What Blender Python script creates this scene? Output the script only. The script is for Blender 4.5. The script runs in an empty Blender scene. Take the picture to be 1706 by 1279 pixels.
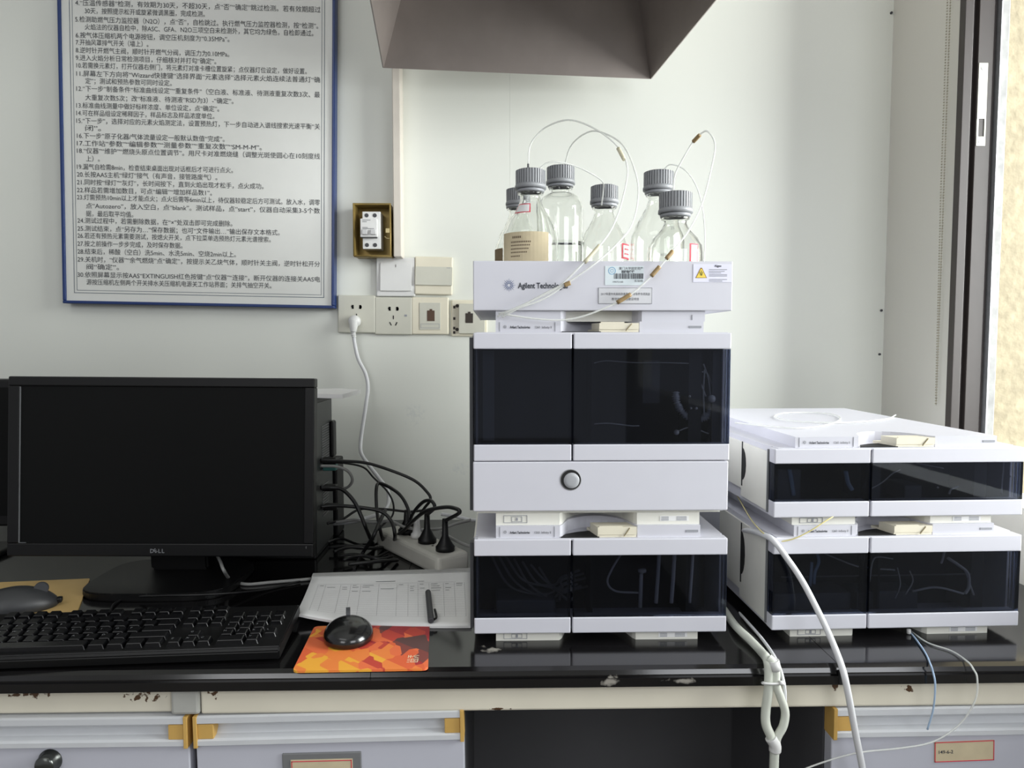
import bpy, bmesh, math, random
from mathutils import Vector, Matrix
from math import radians as R, sin, cos, pi
random.seed(7)
SC = bpy.context.scene
COL = SC.collection

# ------------------------------------------------------------------ camera
F_PX, CX, CY = 1180.0, 853.0, 639.5
YAW, PITCH, CAM_Z = R(1.26), R(3.4), 1.215
cam_data = bpy.data.cameras.new('camera')
cam = bpy.data.objects.new('camera', cam_data)
COL.objects.link(cam)
cam.location = (0, 0, CAM_Z)
cam.rotation_euler = (R(90) - PITCH, 0, -YAW)
cam_data.sensor_fit = 'HORIZONTAL'
cam_data.sensor_width = 36.0
cam_data.lens = 36.0 * F_PX / 1706.0
cam_data.clip_start = 0.02
SC.camera = cam

# ------------------------------------------------------------------ light and exposure
SC.view_settings.view_transform = 'Standard'
SC.view_settings.look = 'None'
SC.view_settings.exposure = -0.03
SC.view_settings.gamma = 1.0
SC.view_settings.use_curve_mapping = False
world = bpy.data.worlds.new('world')
SC.world = world
world.use_nodes = True
bg = world.node_tree.nodes['Background']
bg.inputs['Color'].default_value = (0.94, 0.96, 1.0, 1)
bg.inputs['Strength'].default_value = 0.41


def area(name, loc, target, sx, sy, power, color):
    d = bpy.data.lights.new(name, 'AREA')
    d.shape = 'RECTANGLE'
    d.size, d.size_y, d.energy, d.color = sx, sy, power, color
    o = bpy.data.objects.new(name, d)
    COL.objects.link(o)
    o.location = loc
    o.rotation_euler = (Vector(target) - Vector(loc)).to_track_quat('-Z', 'Y').to_euler()
    return o


# daylight through the side window beside the bench, then three added fill lights
area('window_daylight', (2.30, 0.70, 1.62), (0.0, 1.05, 1.47), 1.6, 1.5, 150.0, (0.97, 1.0, 0.98))
area('right_fill_light', (1.15, -0.9, 1.80), (0.6, 0.9, 0.7), 1.0, 0.8, 14.0, (0.93, 0.96, 1.0))  # added fill from the right for the fronts and drawers, no known window
area('overhead_fill_light', (-0.9, -0.5, 2.82), (-0.5, 0.6, 1.0), 1.4, 0.5, 4.0, (0.98, 0.99, 1.0))  # added overhead fill for the wall and left-facing sides, no known lamp
area('left_fill_light', (-1.0, -1.7, 2.2), (0.4, 1.0, 0.95), 1.1, 0.9, 12.5, (0.97, 0.98, 1.0))  # added fill from behind left for the module side panels, no known lamp
sun_d = bpy.data.lights.new('sun', 'SUN')
sun_d.energy, sun_d.angle, sun_d.color = 1.3, R(3), (1.0, 0.95, 0.85)
sun = bpy.data.objects.new('sun', sun_d)
COL.objects.link(sun)
sun.rotation_euler = Vector((0.12, 0.55, -0.8)).to_track_quat('-Z', 'Y').to_euler()

# ------------------------------------------------------------------ measuring helper: a photo point at a known distance
_fw = Vector((sin(YAW) * cos(PITCH), cos(YAW) * cos(PITCH), -sin(PITCH)))
_rt = Vector((cos(YAW), -sin(YAW), 0))
_up = _rt.cross(_fw)
_C = Vector((0, 0, CAM_Z))


def _ray(x, y):
    return _fw + _rt * ((x - CX) / F_PX) - _up * ((y - CY) / F_PX)


def P(x, y, Y):
    d = _ray(x, y)
    return _C + d * (Y / d.y)


def PZ(x, y, Z):
    d = _ray(x, y)
    return _C + d * ((Z - CAM_Z) / d.z)


def PX(x, y, X):
    d = _ray(x, y)
    return _C + d * (X / d.x)


# ------------------------------------------------------------------ materials
def srgb(c):
    return tuple(((v / 255) / 12.92 if v / 255 <= 0.04045 else ((v / 255 + 0.055) / 1.055) ** 2.4) for v in c)


MATS = {}


def mat(name, rgb, rough=0.5, metal=0.0, var=0.06, scale=30.0, bump=0.0, bscale=200.0, coat=0.0, spec=0.5,
        stretch=None, alpha=1.0):
    if name in MATS:
        return MATS[name]
    m = bpy.data.materials.new(name)
    m.use_nodes = True
    nt = m.node_tree
    b = nt.nodes['Principled BSDF']
    base = srgb(rgb)
    tc = nt.nodes.new('ShaderNodeTexCoord')
    mp = nt.nodes.new('ShaderNodeMapping')
    if stretch:
        mp.inputs['Scale'].default_value = stretch
    nt.links.new(tc.outputs['Object'], mp.inputs['Vector'])
    n = nt.nodes.new('ShaderNodeTexNoise')
    n.inputs['Scale'].default_value = scale
    n.inputs['Detail'].default_value = 4
    nt.links.new(mp.outputs['Vector'], n.inputs['Vector'])
    r = nt.nodes.new('ShaderNodeValToRGB')
    r.color_ramp.elements[0].position, r.color_ramp.elements[1].position = 0.3, 0.7
    r.color_ramp.elements[0].color = tuple(max(0, c * (1 - var)) for c in base) + (1,)
    r.color_ramp.elements[1].color = tuple(min(1, c * (1 + var)) for c in base) + (1,)
    nt.links.new(n.outputs['Fac'], r.inputs['Fac'])
    nt.links.new(r.outputs['Color'], b.inputs['Base Color'])
    b.inputs['Roughness'].default_value = rough
    b.inputs['Metallic'].default_value = metal
    b.inputs['Coat Weight'].default_value = coat
    b.inputs['Specular IOR Level'].default_value = spec
    b.inputs['Alpha'].default_value = alpha
    if bump:
        n2 = nt.nodes.new('ShaderNodeTexNoise')
        n2.inputs['Scale'].default_value = bscale
        nt.links.new(mp.outputs['Vector'], n2.inputs['Vector'])
        bp = nt.nodes.new('ShaderNodeBump')
        bp.inputs['Strength'].default_value = bump
        bp.inputs['Distance'].default_value = 0.002
        nt.links.new(n2.outputs['Fac'], bp.inputs['Height'])
        nt.links.new(bp.outputs['Normal'], b.inputs['Normal'])
    MATS[name] = m
    return m


def stain(m, spots, rgb, scale=60.0, thr=0.52, soft=0.06):
    """brown stains of their own shape around object-space centres: spots = [(centre, radius xyz)]"""
    nt = m.node_tree
    b = nt.nodes['Principled BSDF']
    src = b.inputs['Base Color'].links[0].from_socket
    tc = nt.nodes.new('ShaderNodeTexCoord')
    acc = None
    for c, rad in spots:
        sub = nt.nodes.new('ShaderNodeVectorMath'); sub.operation = 'SUBTRACT'
        nt.links.new(tc.outputs['Object'], sub.inputs[0]); sub.inputs[1].default_value = c
        dv = nt.nodes.new('ShaderNodeVectorMath'); dv.operation = 'DIVIDE'
        nt.links.new(sub.outputs[0], dv.inputs[0]); dv.inputs[1].default_value = rad
        ln = nt.nodes.new('ShaderNodeVectorMath'); ln.operation = 'LENGTH'
        nt.links.new(dv.outputs[0], ln.inputs[0])
        mr = nt.nodes.new('ShaderNodeMapRange')
        mr.inputs['From Min'].default_value, mr.inputs['From Max'].default_value = 0.0, 1.0
        mr.inputs['To Min'].default_value, mr.inputs['To Max'].default_value = 0.27, -0.35
        nt.links.new(ln.outputs['Value'], mr.inputs['Value'])
        if acc is None:
            acc = mr.outputs['Result']
        else:
            mx = nt.nodes.new('ShaderNodeMath'); mx.operation = 'MAXIMUM'
            nt.links.new(acc, mx.inputs[0]); nt.links.new(mr.outputs['Result'], mx.inputs[1])
            acc = mx.outputs[0]
    n = nt.nodes.new('ShaderNodeTexNoise')
    n.inputs['Scale'].default_value = scale
    n.inputs['Detail'].default_value = 5
    nt.links.new(tc.outputs['Object'], n.inputs['Vector'])
    ad = nt.nodes.new('ShaderNodeMath'); ad.operation = 'ADD'
    nt.links.new(n.outputs['Fac'], ad.inputs[0]); nt.links.new(acc, ad.inputs[1])
    mr = nt.nodes.new('ShaderNodeMapRange')
    mr.inputs['From Min'].default_value = thr + 0.1
    mr.inputs['From Max'].default_value = thr + 0.1 + soft
    nt.links.new(ad.outputs[0], mr.inputs['Value'])
    mix = nt.nodes.new('ShaderNodeMix'); mix.data_type = 'RGBA'
    nt.links.new(mr.outputs['Result'], mix.inputs['Factor'])
    nt.links.new(src, mix.inputs['A'])
    mix.inputs['B'].default_value = srgb(rgb) + (1,)
    nt.links.new(mix.outputs['Result'], b.inputs['Base Color'])


def glass_mat(name, rgb=(250, 252, 250), rough=0.0, ior=1.45):
    m = bpy.data.materials.new(name); m.use_nodes = True
    b = m.node_tree.nodes['Principled BSDF']
    b.inputs['Base Color'].default_value = srgb(rgb) + (1,)
    b.inputs['Transmission Weight'].default_value = 1
    b.inputs['Roughness'].default_value = rough
    b.inputs['IOR'].default_value = ior
    MATS[name] = m
    return m


def smoked(name, tint):
    m = bpy.data.materials.new(name); m.use_nodes = True
    nt = m.node_tree
    nt.nodes.remove(nt.nodes['Principled BSDF'])
    out = nt.nodes['Material Output']
    tr = nt.nodes.new('ShaderNodeBsdfTransparent'); tr.inputs['Color'].default_value = tint + (1,)
    gl = nt.nodes.new('ShaderNodeBsdfGlossy'); gl.inputs['Roughness'].default_value = 0.03
    gl.inputs['Color'].default_value = (0.8, 0.85, 0.95, 1)
    fr = nt.nodes.new('ShaderNodeFresnel'); fr.inputs['IOR'].default_value = 1.45
    mx = nt.nodes.new('ShaderNodeMixShader')
    nt.links.new(fr.outputs[0], mx.inputs['Fac'])
    nt.links.new(tr.outputs[0], mx.inputs[1]); nt.links.new(gl.outputs[0], mx.inputs[2])
    nt.links.new(mx.outputs[0], out.inputs['Surface'])
    MATS[name] = m
    return m


W_WALL = mat('painted_wall', (223, 225, 217), 0.38, var=0.012, scale=2.2, bump=0.03, bscale=60)
W_SIDE = mat('painted_side_wall', (205, 203, 195), 0.5, var=0.015, scale=3)
FLOOR = mat('floor_tile', (120, 116, 110), 0.4, var=0.08, scale=5)
CEIL = mat('ceiling_paint', (225, 225, 222), 0.8, var=0.02)
STUCCO = mat('exterior_stucco', (160, 150, 126), 0.9, var=0.16, scale=45, bump=1.0, bscale=60)
CASE = mat('instrument_casing', (204, 204, 212), 0.42, var=0.01)
CASE_C = mat('instrument_casing_cream', (226, 225, 216), 0.45, var=0.02)
CREAM = mat('cream_plastic', (224, 218, 198), 0.45, var=0.02)
PRINT = mat('printed_grey', (70, 72, 78), 0.6)
PRINT_L = mat('printed_light_grey', (150, 152, 158), 0.6)
LOGO_BLUE = mat('logo_blue', (62, 82, 130), 0.6)
INSIDE = mat('module_interior', (44, 45, 50), 0.7, var=0.1)
INSIDE_G = mat('module_interior_grey', (105, 108, 114), 0.6)
BLACK = mat('black_plastic', (10, 10, 11), 0.42, var=0.1, scale=60, spec=0.35)
BLACK_M = mat('black_matt', (12, 12, 13), 0.7)
KEYS = mat('keycap_black', (10, 10, 12), 0.27)
SCREEN = mat('dark_screen', (6, 7, 7), 0.6, var=0.05, spec=0.18)
DGREY = mat('dark_grey_plastic', (62, 63, 66), 0.5)
MGREY = mat('mid_grey_plastic', (120, 121, 122), 0.5)
WHITE = mat('white_plastic', (218, 218, 216), 0.4, var=0.015)
IVORY = mat('aged_white_plastic', (200, 199, 186), 0.42, var=0.03, scale=20)
PAPER = mat('paper', (234, 234, 233), 0.85, var=0.015)
BENCH = mat('bench_resin', (12, 11, 12), 0.13, var=0.2, scale=16, bump=0.015, bscale=40, spec=0.75)
RAIL = mat('beige_rail', (226, 220, 202), 0.5, var=0.05, scale=9)
CAB = mat('cabinet_laminate', (196, 197, 207), 0.42, var=0.025, scale=6)
CABP = mat('cabinet_profile', (208, 210, 213), 0.3, var=0.02)
KNEE = mat('knee_panel', (84, 84, 87), 0.6, var=0.1, scale=4)
YELLOW = mat('ochre_plastic', (206, 166, 92), 0.5, var=0.06)
STEEL = mat('hood_steel', (152, 143, 138), 0.42, metal=0.55, var=0.13, scale=7, bump=0.03, bscale=30)
FRAMEB = mat('window_frame_brown', (58, 52, 50), 0.45, var=0.06)
ALU = mat('aluminium', (176, 178, 180), 0.35, metal=0.6, var=0.08, scale=60)
BRASS = mat('tin_box_brass', (150, 128, 72), 0.42, metal=0.45, var=0.12, scale=40)
TRUNK = mat('trunking', (206, 199, 188), 0.5, var=0.03)
BLUE = mat('sign_blue', (24, 50, 104), 0.35)
SIGNP = mat('sign_panel', (216, 217, 212), 0.22, var=0.01)
INK = mat('sign_ink', (52, 54, 60), 0.6)
CAPG = mat('bottle_cap', (146, 148, 151), 0.45)
RIMG = mat('bottle_ring', (150, 152, 156), 0.4)
LABELB = mat('label_paper_tan', (206, 192, 160), 0.8, var=0.06, scale=40)
RED = mat('label_red', (214, 66, 84), 0.6)
CORDW = mat('white_cord', (216, 217, 219), 0.4, var=0.02)
CORDG = mat('grey_cord', (140, 140, 138), 0.5)
CORDB = mat('black_cord', (18, 18, 19), 0.4)
TUBEY = mat('yellowed_tube', (214, 202, 140), 0.3)
TUBEB = mat('blue_tube', (176, 200, 226), 0.3, alpha=0.8)
PTFE = mat('ptfe_tube', (232, 234, 230), 0.25, var=0.02, alpha=0.55)
SILIC = mat('silicone_hose', (222, 226, 214), 0.3, var=0.04, scale=30, alpha=0.88)
TAG = mat('tape_tag_brown', (148, 124, 84), 0.5, var=0.2, scale=90)
TAGC = mat('tape_tag_clear', (214, 208, 180), 0.3, alpha=0.8)
CHAIN = mat('chain_plastic', (160, 155, 138), 0.4)
WOODPAD = mat('tan_pad', (190, 160, 104), 0.6, var=0.06, scale=12)
GLASS = glass_mat('bottle_glass', (252, 253, 251))
LIQ = glass_mat('clear_liquid', (250, 252, 251), 0, 1.33)
SMOKE = smoked('smoked_acrylic', (0.50, 0.515, 0.56))
CHROME = mat('chrome', (150, 152, 156), 0.2, metal=1.0)
TEAL = mat('teal_plug', (64, 120, 116), 0.5)


# ------------------------------------------------------------------ mesh helpers
class MB:
    def __init__(s):
        s.bm = bmesh.new()

    def _add(s, t, M=None):
        if M is not None:
            bmesh.ops.transform(t, matrix=M, verts=t.verts)
        me = bpy.data.meshes.new('tmp')
        t.to_mesh(me); t.free()
        s.bm.from_mesh(me)
        bpy.data.meshes.remove(me)
        return s

    def box(s, x0, y0, z0, x1, y1, z1, bev=0.0, seg=2, M=None):
        t = bmesh.new()
        bmesh.ops.create_cube(t, size=1)
        bmesh.ops.scale(t, vec=(x1 - x0, y1 - y0, z1 - z0), verts=t.verts)
        bmesh.ops.translate(t, vec=((x0 + x1) / 2, (y0 + y1) / 2, (z0 + z1) / 2), verts=t.verts)
        if bev:
            bmesh.ops.bevel(t, geom=t.edges[:], offset=bev, segments=seg, affect='EDGES', profile=0.5)
        return s._add(t, M)

    def prism(s, poly, a0, a1, axis='z', bev=0.0, M=None):
        """polygon extruded along an axis: z -> (x,y), y -> (x,z), x -> (y,z)"""
        t = bmesh.new()
        f = {'z': lambda p, a: (p[0], p[1], a), 'y': lambda p, a: (p[0], a, p[1]), 'x': lambda p, a: (a, p[0], p[1])}[axis]
        A = [t.verts.new(f(p, a0)) for p in poly]
        B = [t.verts.new(f(p, a1)) for p in poly]
        n = len(poly)
        t.faces.new(A); t.faces.new(B[::-1])
        for i in range(n):
            t.faces.new((A[i], B[i], B[(i + 1) % n], A[(i + 1) % n]))
        bmesh.ops.recalc_face_normals(t, faces=t.faces)
        if bev:
            bmesh.ops.bevel(t, geom=t.edges[:], offset=bev, segments=2, affect='EDGES')
        return s._add(t, M)

    def lathe(s, prof, seg=40, M=None, smooth=True, ridges=None):
        t = bmesh.new()
        rings = []
        for r, z in prof:
            if r < 1e-6:
                rings.append([t.verts.new((0, 0, z))])
            else:
                rings.append([t.verts.new((r * cos(2 * pi * k / seg), r * sin(2 * pi * k / seg), z)) for k in range(seg)])
        for a, b in zip(rings, rings[1:]):
            for k in range(seg):
                k2 = (k + 1) % seg
                if len(a) == 1 and len(b) == 1:
                    continue
                if len(a) == 1:
                    t.faces.new((a[0], b[k2], b[k]))
                elif len(b) == 1:
                    t.faces.new((a[k], a[k2], b[0]))
                else:
                    t.faces.new((a[k], a[k2], b[k2], b[k]))
        bmesh.ops.recalc_face_normals(t, faces=t.faces)
        for f in t.faces:
            f.smooth = smooth
        return s._add(t, M)

    def cyl(s, c, r, h, axis='z', seg=24, bev=0.0, r2=None):
        r2 = r if r2 is None else r2
        b = min(bev, h / 2.1)
        prof = [(0, 0), (r - b, 0), (r, b), (r2, h - b), (r2 - b, h), (0, h)] if b else [(0, 0), (r, 0), (r2, h), (0, h)]
        M = Matrix.Translation(c)
        if axis == 'y':
            M = M @ Matrix.Rotation(-pi / 2, 4, 'X')
        if axis == 'x':
            M = M @ Matrix.Rotation(pi / 2, 4, 'Y')
        return s.lathe(prof, seg, M, smooth=False)

    def tube(s, pts, r, seg=8, n=None, rad=None, raw=False):
        pts = [Vector(p) for p in pts]
        sm = pts if raw else spline(pts, n or 7)
        t = bmesh.new()
        up = Vector((0, 0, 1))
        rings = []
        N = len(sm)
        prev = None
        for i, p in enumerate(sm):
            d = (sm[min(i + 1, N - 1)] - sm[max(i - 1, 0)])
            d = d.normalized() if d.length > 1e-9 else Vector((0, 0, 1))
            if prev is None:
                a = d.cross(up)
                if a.length < 0.05:
                    a = d.cross(Vector((1, 0, 0)))
            else:
                a = prev - d * prev.dot(d)
            a.normalize(); prev = a
            b = d.cross(a)
            rr = rad(i / (N - 1)) if rad else r
            rings.append([t.verts.new(p + a * (rr * cos(2 * pi * k / seg)) + b * (rr * sin(2 * pi * k / seg))) for k in range(seg)])
        for A, B in zip(rings, rings[1:]):
            for k in range(seg):
                f = t.faces.new((A[k], A[(k + 1) % seg], B[(k + 1) % seg], B[k])); f.smooth = True
        t.faces.new(rings[0][::-1]); t.faces.new(rings[-1])
        bmesh.ops.recalc_face_normals(t, faces=t.faces)
        return s._add(t)

    def quad(s, a, b, c, d):
        vs = [s.bm.verts.new(v) for v in (a, b, c, d)]
        s.bm.faces.new(vs)
        return s

    def text(s, string, M, height=None, width=None, align='LEFT', bold=0.0, res=2):
        """flat print; M maps the text's own (x right, y up) plane into the part's space.
        height = em size; width (optional) stretches the line to that length"""
        cu = bpy.data.curves.new('print', 'FONT')
        cu.body = string
        cu.size = height or 0.01
        cu.align_x = align
        cu.offset = bold
        cu.resolution_u = res
        o = bpy.data.objects.new('print', cu)
        COL.objects.link(o)
        dg = bpy.context.evaluated_depsgraph_get()
        me = bpy.data.meshes.new_from_object(o.evaluated_get(dg))
        bpy.data.objects.remove(o); bpy.data.curves.remove(cu)
        if len(me.vertices) and width:
            xs = [v.co.x for v in me.vertices]
            k = width / max(1e-6, max(xs) - min(xs))
            x0 = min(xs) if align == 'LEFT' else 0
            for v in me.vertices:
                v.co.x = (v.co.x - x0) * k
        me.transform(M)
        s.bm.from_mesh(me)
        bpy.data.meshes.remove(me)
        return s

    def obj(s, name, m, parent=None, **kw):
        me = bpy.data.meshes.new(name)
        s.bm.to_mesh(me); s.bm.free()
        o = bpy.data.objects.new(name, me)
        COL.objects.link(o)
        for x in (m if isinstance(m, (list, tuple)) else [m]):
            me.materials.append(x)
        if parent is not None:
            o.parent = parent
        for k, v in kw.items():
            o[k] = v
        return o


def spline(pts, n):
    if len(pts) < 3:
        return pts
    out = []
    ext = [pts[0] * 2 - pts[1]] + pts + [pts[-1] * 2 - pts[-2]]
    for i in range(1, len(ext) - 2):
        p0, p1, p2, p3 = ext[i - 1:i + 3]
        for k in range(n):
            t = k / n
            out.append(0.5 * ((2 * p1) + (p2 - p0) * t + (2 * p0 - 5 * p1 + 4 * p2 - p3) * t * t + (3 * p1 - p0 - 3 * p2 + p3) * t ** 3))
    out.append(pts[-1])
    return out


def front(x, y, z):
    """text plane standing upright, read from the -Y side"""
    return Matrix.Translation((x, y, z)) @ Matrix.Rotation(pi / 2, 4, 'X')


def flat(x, y, z, rz=0.0):
    return Matrix.Translation((x, y, z)) @ Matrix.Rotation(rz, 4, 'Z')


def thing(name, label, cat, loc=(0, 0, 0), rz=0.0, group=None):
    o = bpy.data.objects.new(name, None)
    o.empty_display_size = 0.02
    COL.objects.link(o)
    o.location = loc
    o.rotation_euler = (0, 0, rz)
    o['label'], o['category'] = label, cat
    if group:
        o['group'] = group
    return o


def tag(o, label, cat, group=None):
    o['label'], o['category'] = label, cat
    if group:
        o['group'] = group
    return o


def struct(name, mb, m):
    return mb.obj(name, m, kind='structure')


BZ = 0.80          # bench top height
WY = 1.64          # back wall
WX = 0.905         # right wall

# ================================================================== SETTING
m = MB()
for a, b in ((-2.6, -1.2), (-1.1998, 0.031), (0.0312, WX + 0.12)):
    m.box(a, WY, 0, b, WY + 0.1, 2.9)
struct('wall_back', m, W_WALL)
stain(W_WALL, [((P(690, 690, WY).x, WY, P(690, 690, WY).z), (0.07, 0.05, 0.08)), ((P(765, 780, WY).x, WY, P(765, 780, WY).z), (0.05, 0.05, 0.05))], (212, 215, 210), 110, 0.50, 0.25)
m = MB()
m.box(WX, -3.0, 0, WX + 0.09, 1.40, 0.93).box(WX, -3.0, 2.55, WX + 0.09, 1.40, 2.9)
m.box(WX, 1.40, 0, WX + 0.09, WY, 2.9).box(WX, -3.0, 0.93, WX + 0.09, -2.6, 2.55)  # unseen opening lengthened towards the room to let the added fill in
struct('wall_right', m, W_SIDE)
struct('floor', MB().box(-2.6, -7, -0.05, 1.0, WY, 0), FLOOR)
struct('ceiling', MB().box(-2.6, -7, 2.9, 1.0, WY + 0.1, 2.98), CEIL)
struct('wall_exterior', MB().box(WX + 0.092, 1.412, -0.5, 2.0, 1.60, 3.4), STUCCO)
# window: far jamb, sill and head of the side window, with its lock keep
wd = bpy.data.objects.new('window_1', None); COL.objects.link(wd)
wd['kind'] = 'structure'
m = MB()
m.box(WX - 0.001, 1.384, 0.93, WX + 0.016, 1.402, 2.55, 0.001)
m.box(WX + 0.016, 1.398, 0.93, WX + 0.028, 1.402, 2.55)
m.box(WX + 0.028, 1.386, 0.93, WX + 0.058, 1.402, 2.55, 0.001)
m.box(WX + 0.058, 1.392, 0.93, WX + 0.066, 1.402, 2.55)
m.box(WX, -2.6, 2.54, WX + 0.07, 1.384, 2.56)
m.obj('window_frame', FRAMEB, wd)
MB().box(WX + 0.067, 1.380, 0.93, WX + 0.070, 1.402, 2.54).obj('aluminium_edge', ALU, wd)
MB().box(WX + 0.071, 1.388, 0.93, WX + 0.090, 1.411, 2.54, 0.002).obj('outer_strip', mat('weathered_strip', (150, 150, 148), 0.6, var=0.2, scale=40), wd)
m = MB()
zk = 1.596
m.box(WX + 0.0295, 1.3845, zk, WX + 0.0475, 1.3862, zk + 0.018, 0.0005)
m.box(WX + 0.0295, 1.3845, zk + 0.052, WX + 0.0475, 1.3862, zk + 0.158, 0.0005)
m.box(WX + 0.0295, 1.3845, zk + 0.018, WX + 0.033, 1.3862, zk + 0.052).box(WX + 0.0445, 1.3845, zk + 0.018, WX + 0.0475, 1.3862, zk + 0.052)
kp = m.obj('lock_keep', mat('keep_plate', (196, 196, 184), 0.35, metal=0.3), wd)
m = MB()
for z in (zk + 0.009, zk + 0.148):
    m.cyl((WX + 0.0385, 1.3838, z), 0.0045, 0.001, 'y', 16)
m.obj('screw', ALU, kp)

# vertical cable trunking on the back wall
tx0, tx1 = P(655, 270, 1.60).x, P(668.5, 270, 1.60).x
tz = P(660, 430, 1.62).z
struct('trim_1', MB().box(tx0, 1.592, tz, tx1, WY, 2.9, 0.002), TRUNK)

# ================================================================== EXHAUST HOOD
hood = thing('exhaust_hood', 'grey steel extraction hood hanging over the bench, seen from below', 'hood', (0.05, 1.525, 1.778), R(5.0))
hw, hd = 0.2825, 0.62
ix, iy, hh = 0.165, 0.21, 0.50
bot = [(-hw, 0, 0), (hw, 0, 0), (hw, -hd, 0), (-hw, -hd, 0)]
top = [(-hw + ix, -iy, hh), (hw - ix, -iy, hh), (hw - ix, -hd + iy, hh), (-hw + ix, -hd + iy, hh)]


def sheet(name, pts, parent, th=0.0025):
    c = Vector((0, -hd / 2, 0.2))
    a = [Vector(p) for p in pts]
    n = (a[1] - a[0]).cross(a[2] - a[0]).normalized()
    if n.dot(a[0] - c) < 0:
        n = -n
    b = [p + n * th for p in a]
    t = MB()
    A = [t.bm.verts.new(p) for p in a]; B = [t.bm.verts.new(p) for p in b]
    t.bm.faces.new(A); t.bm.faces.new(B[::-1])
    for i in range(len(a)):
        j = (i + 1) % len(a)
        t.bm.faces.new((A[i], B[i], B[j], A[j]))
    bmesh.ops.recalc_face_normals(t.bm, faces=t.bm.faces)
    return t.obj(name, STEEL, parent)


for i, nm in enumerate(('back_panel', 'right_panel', 'front_panel', 'left_panel')):
    j = (i + 1) % 4
    sheet(nm, [bot[i], bot[j], top[j], top[i]], hood)
m = MB()
dx, dy0, dy1 = hw - ix, -hd + iy, -iy
m.box(-dx, dy0, hh, dx, dy0 + 0.002, 1.118).box(-dx, dy1 - 0.002, hh, dx, dy1, 1.118)
m.box(-dx, dy0, hh, -dx + 0.002, dy1, 1.118).box(dx - 0.002, dy0, hh, dx, dy1, 1.118)
m.obj('duct', STEEL, hood)

# ================================================================== LAB BENCH
bench = thing('lab_bench', 'black topped lab bench with beige rail along the back wall', 'bench', (0, 0.875, 0))
m = MB()
xs = [-2.2, P(617, 1130, .875).x, P(1402, 1130, .872).x, WX - 0.004]
for a, b in zip(xs, xs[1:]):
    m.prism([(0.0, 0.7815), (0.0, 0.792), (0.003, 0.797), (0.010, BZ), (0.763, BZ), (0.763, 0.778), (0.004, 0.778)], a + 0.0004, b - 0.0004, 'x')
m.prism([(-0.003, 0.7775), (-0.003, 0.789), (0.003, 0.789), (0.003, 0.7775)], xs[0], xs[3], 'x')
wt = m.obj('worktop', BENCH, bench)
stain(BENCH, [((P(1022, 1127, .872).x, -0.003, 0.785), (0.055, 0.03, 0.016)), ((P(1140, 1127, .872).x, -0.003, 0.785), (0.06, 0.02, 0.010)),
              ((P(815, 1075, .93).x, 0.06, 0.8), (0.03, 0.03, 0.02))], (150, 146, 138), 60, 0.46, 0.14)
seamx = xs[2]
MB().box(seamx - 0.0035, -0.0045, 0.7775, seamx + 0.0035, -0.0005, 0.797, 0.001).obj('joint_strip', BLACK_M, bench)
m = MB()
xa = P(284, 1165, .885).x; xb = P(331, 1165, .88).x
m.box(-2.2, 0.016, 0.741, xa, 0.055, 0.7775, 0.003).box(xb, 0.010, 0.741, WX - 0.006, 0.055, 0.7775, 0.003)
rail = m.obj('front_rail', RAIL, bench)
stain(RAIL, [((P(230, 1165, .88).x, 0.012, .762), (0.075, 0.05, 0.02)), ((P(40, 1160, .88).x, 0.012, .766), (0.09, 0.05, 0.014)), ((P(355, 1165, .88).x, 0.012, .766), (0.03, 0.05, 0.018)),
             ((P(1395, 1148, .88).x, 0.010, .770), (0.02, 0.05, 0.016)), ((P(1470, 1148, .88).x, 0.010, .775), (0.08, 0.05, 0.009)), ((P(1520, 1160, .88).x, 0.010, .765), (0.03, 0.05, 0.012)),
             ((P(830, 1180, .88).x, 0.010, .744), (0.05, 0.05, 0.005))],
      (84, 58, 34), 120, 0.52, 0.05)
MB().box(xa + 0.0005, 0.008, 0.741, xb - 0.0008, 0.055, 0.7775, 0.004).obj('rail_sleeve', mat('grey_rail', (176, 176, 170), 0.45), bench)
MB().box(-2.0, 0.40, 0.0, WX - 0.02, 0.42, 0.777).obj('knee_panel', KNEE, bench)


def cabinet(label, x0, x1, tilt=0.0, zt=0.738, caps=(True, True)):
    w = x1 - x0
    t = thing('drawer_cabinet', label, 'cabinet', (x0, 0.888, 0), 0, 'drawer cabinets under the bench')
    MB().box(0.002, 0.024, 0.0, w - 0.002, 0.378, 0.735).obj('carcass', KNEE, t)
    zb = zt - 0.19
    d = MB().box(0.003, 0.002, zb, w - 0.003, 0.022, zt - 0.041, 0.0015).obj('drawer', CAB, t)
    d.rotation_euler = (0, -tilt, 0)
    d.location = Vector((0, 0, zt)) - Matrix.Rotation(-tilt, 3, 'Y') @ Vector((0, 0, zt))
    m = MB()
    prof = [(0.001, zt - 0.0105), (-0.004, zt - 0.009), (-0.004, zt - 0.0015), (-0.001, zt), (0.022, zt), (0.022, zt - 0.040), (0.0, zt - 0.040),
            (-0.004, zt - 0.038), (-0.004, zt - 0.032), (-0.001, zt - 0.030), (0.008, zt - 0.0285), (0.014, zt - 0.022), (0.013, zt - 0.014)]
    m.prism(prof, 0.007, w - 0.007, 'x')
    m.obj('handle_channel', CABP, d)
    for side, on in zip((0, 1), caps):
        if not on:
            continue
        m = MB()
        a = 0.0025 if side == 0 else w - 0.0075
        m.box(a, -0.005, zt - 0.041, a + 0.005, 0.022, zt + 0.0005, 0.0006)
        b = 0.0075 if side == 0 else w - 0.0275
        m.box(b, -0.0025, zt - 0.0302, b + 0.02, 0.016, zt - 0.0108, 0.0008)
        m.obj('end_cap', YELLOW, d)
    return t, d, w


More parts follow.
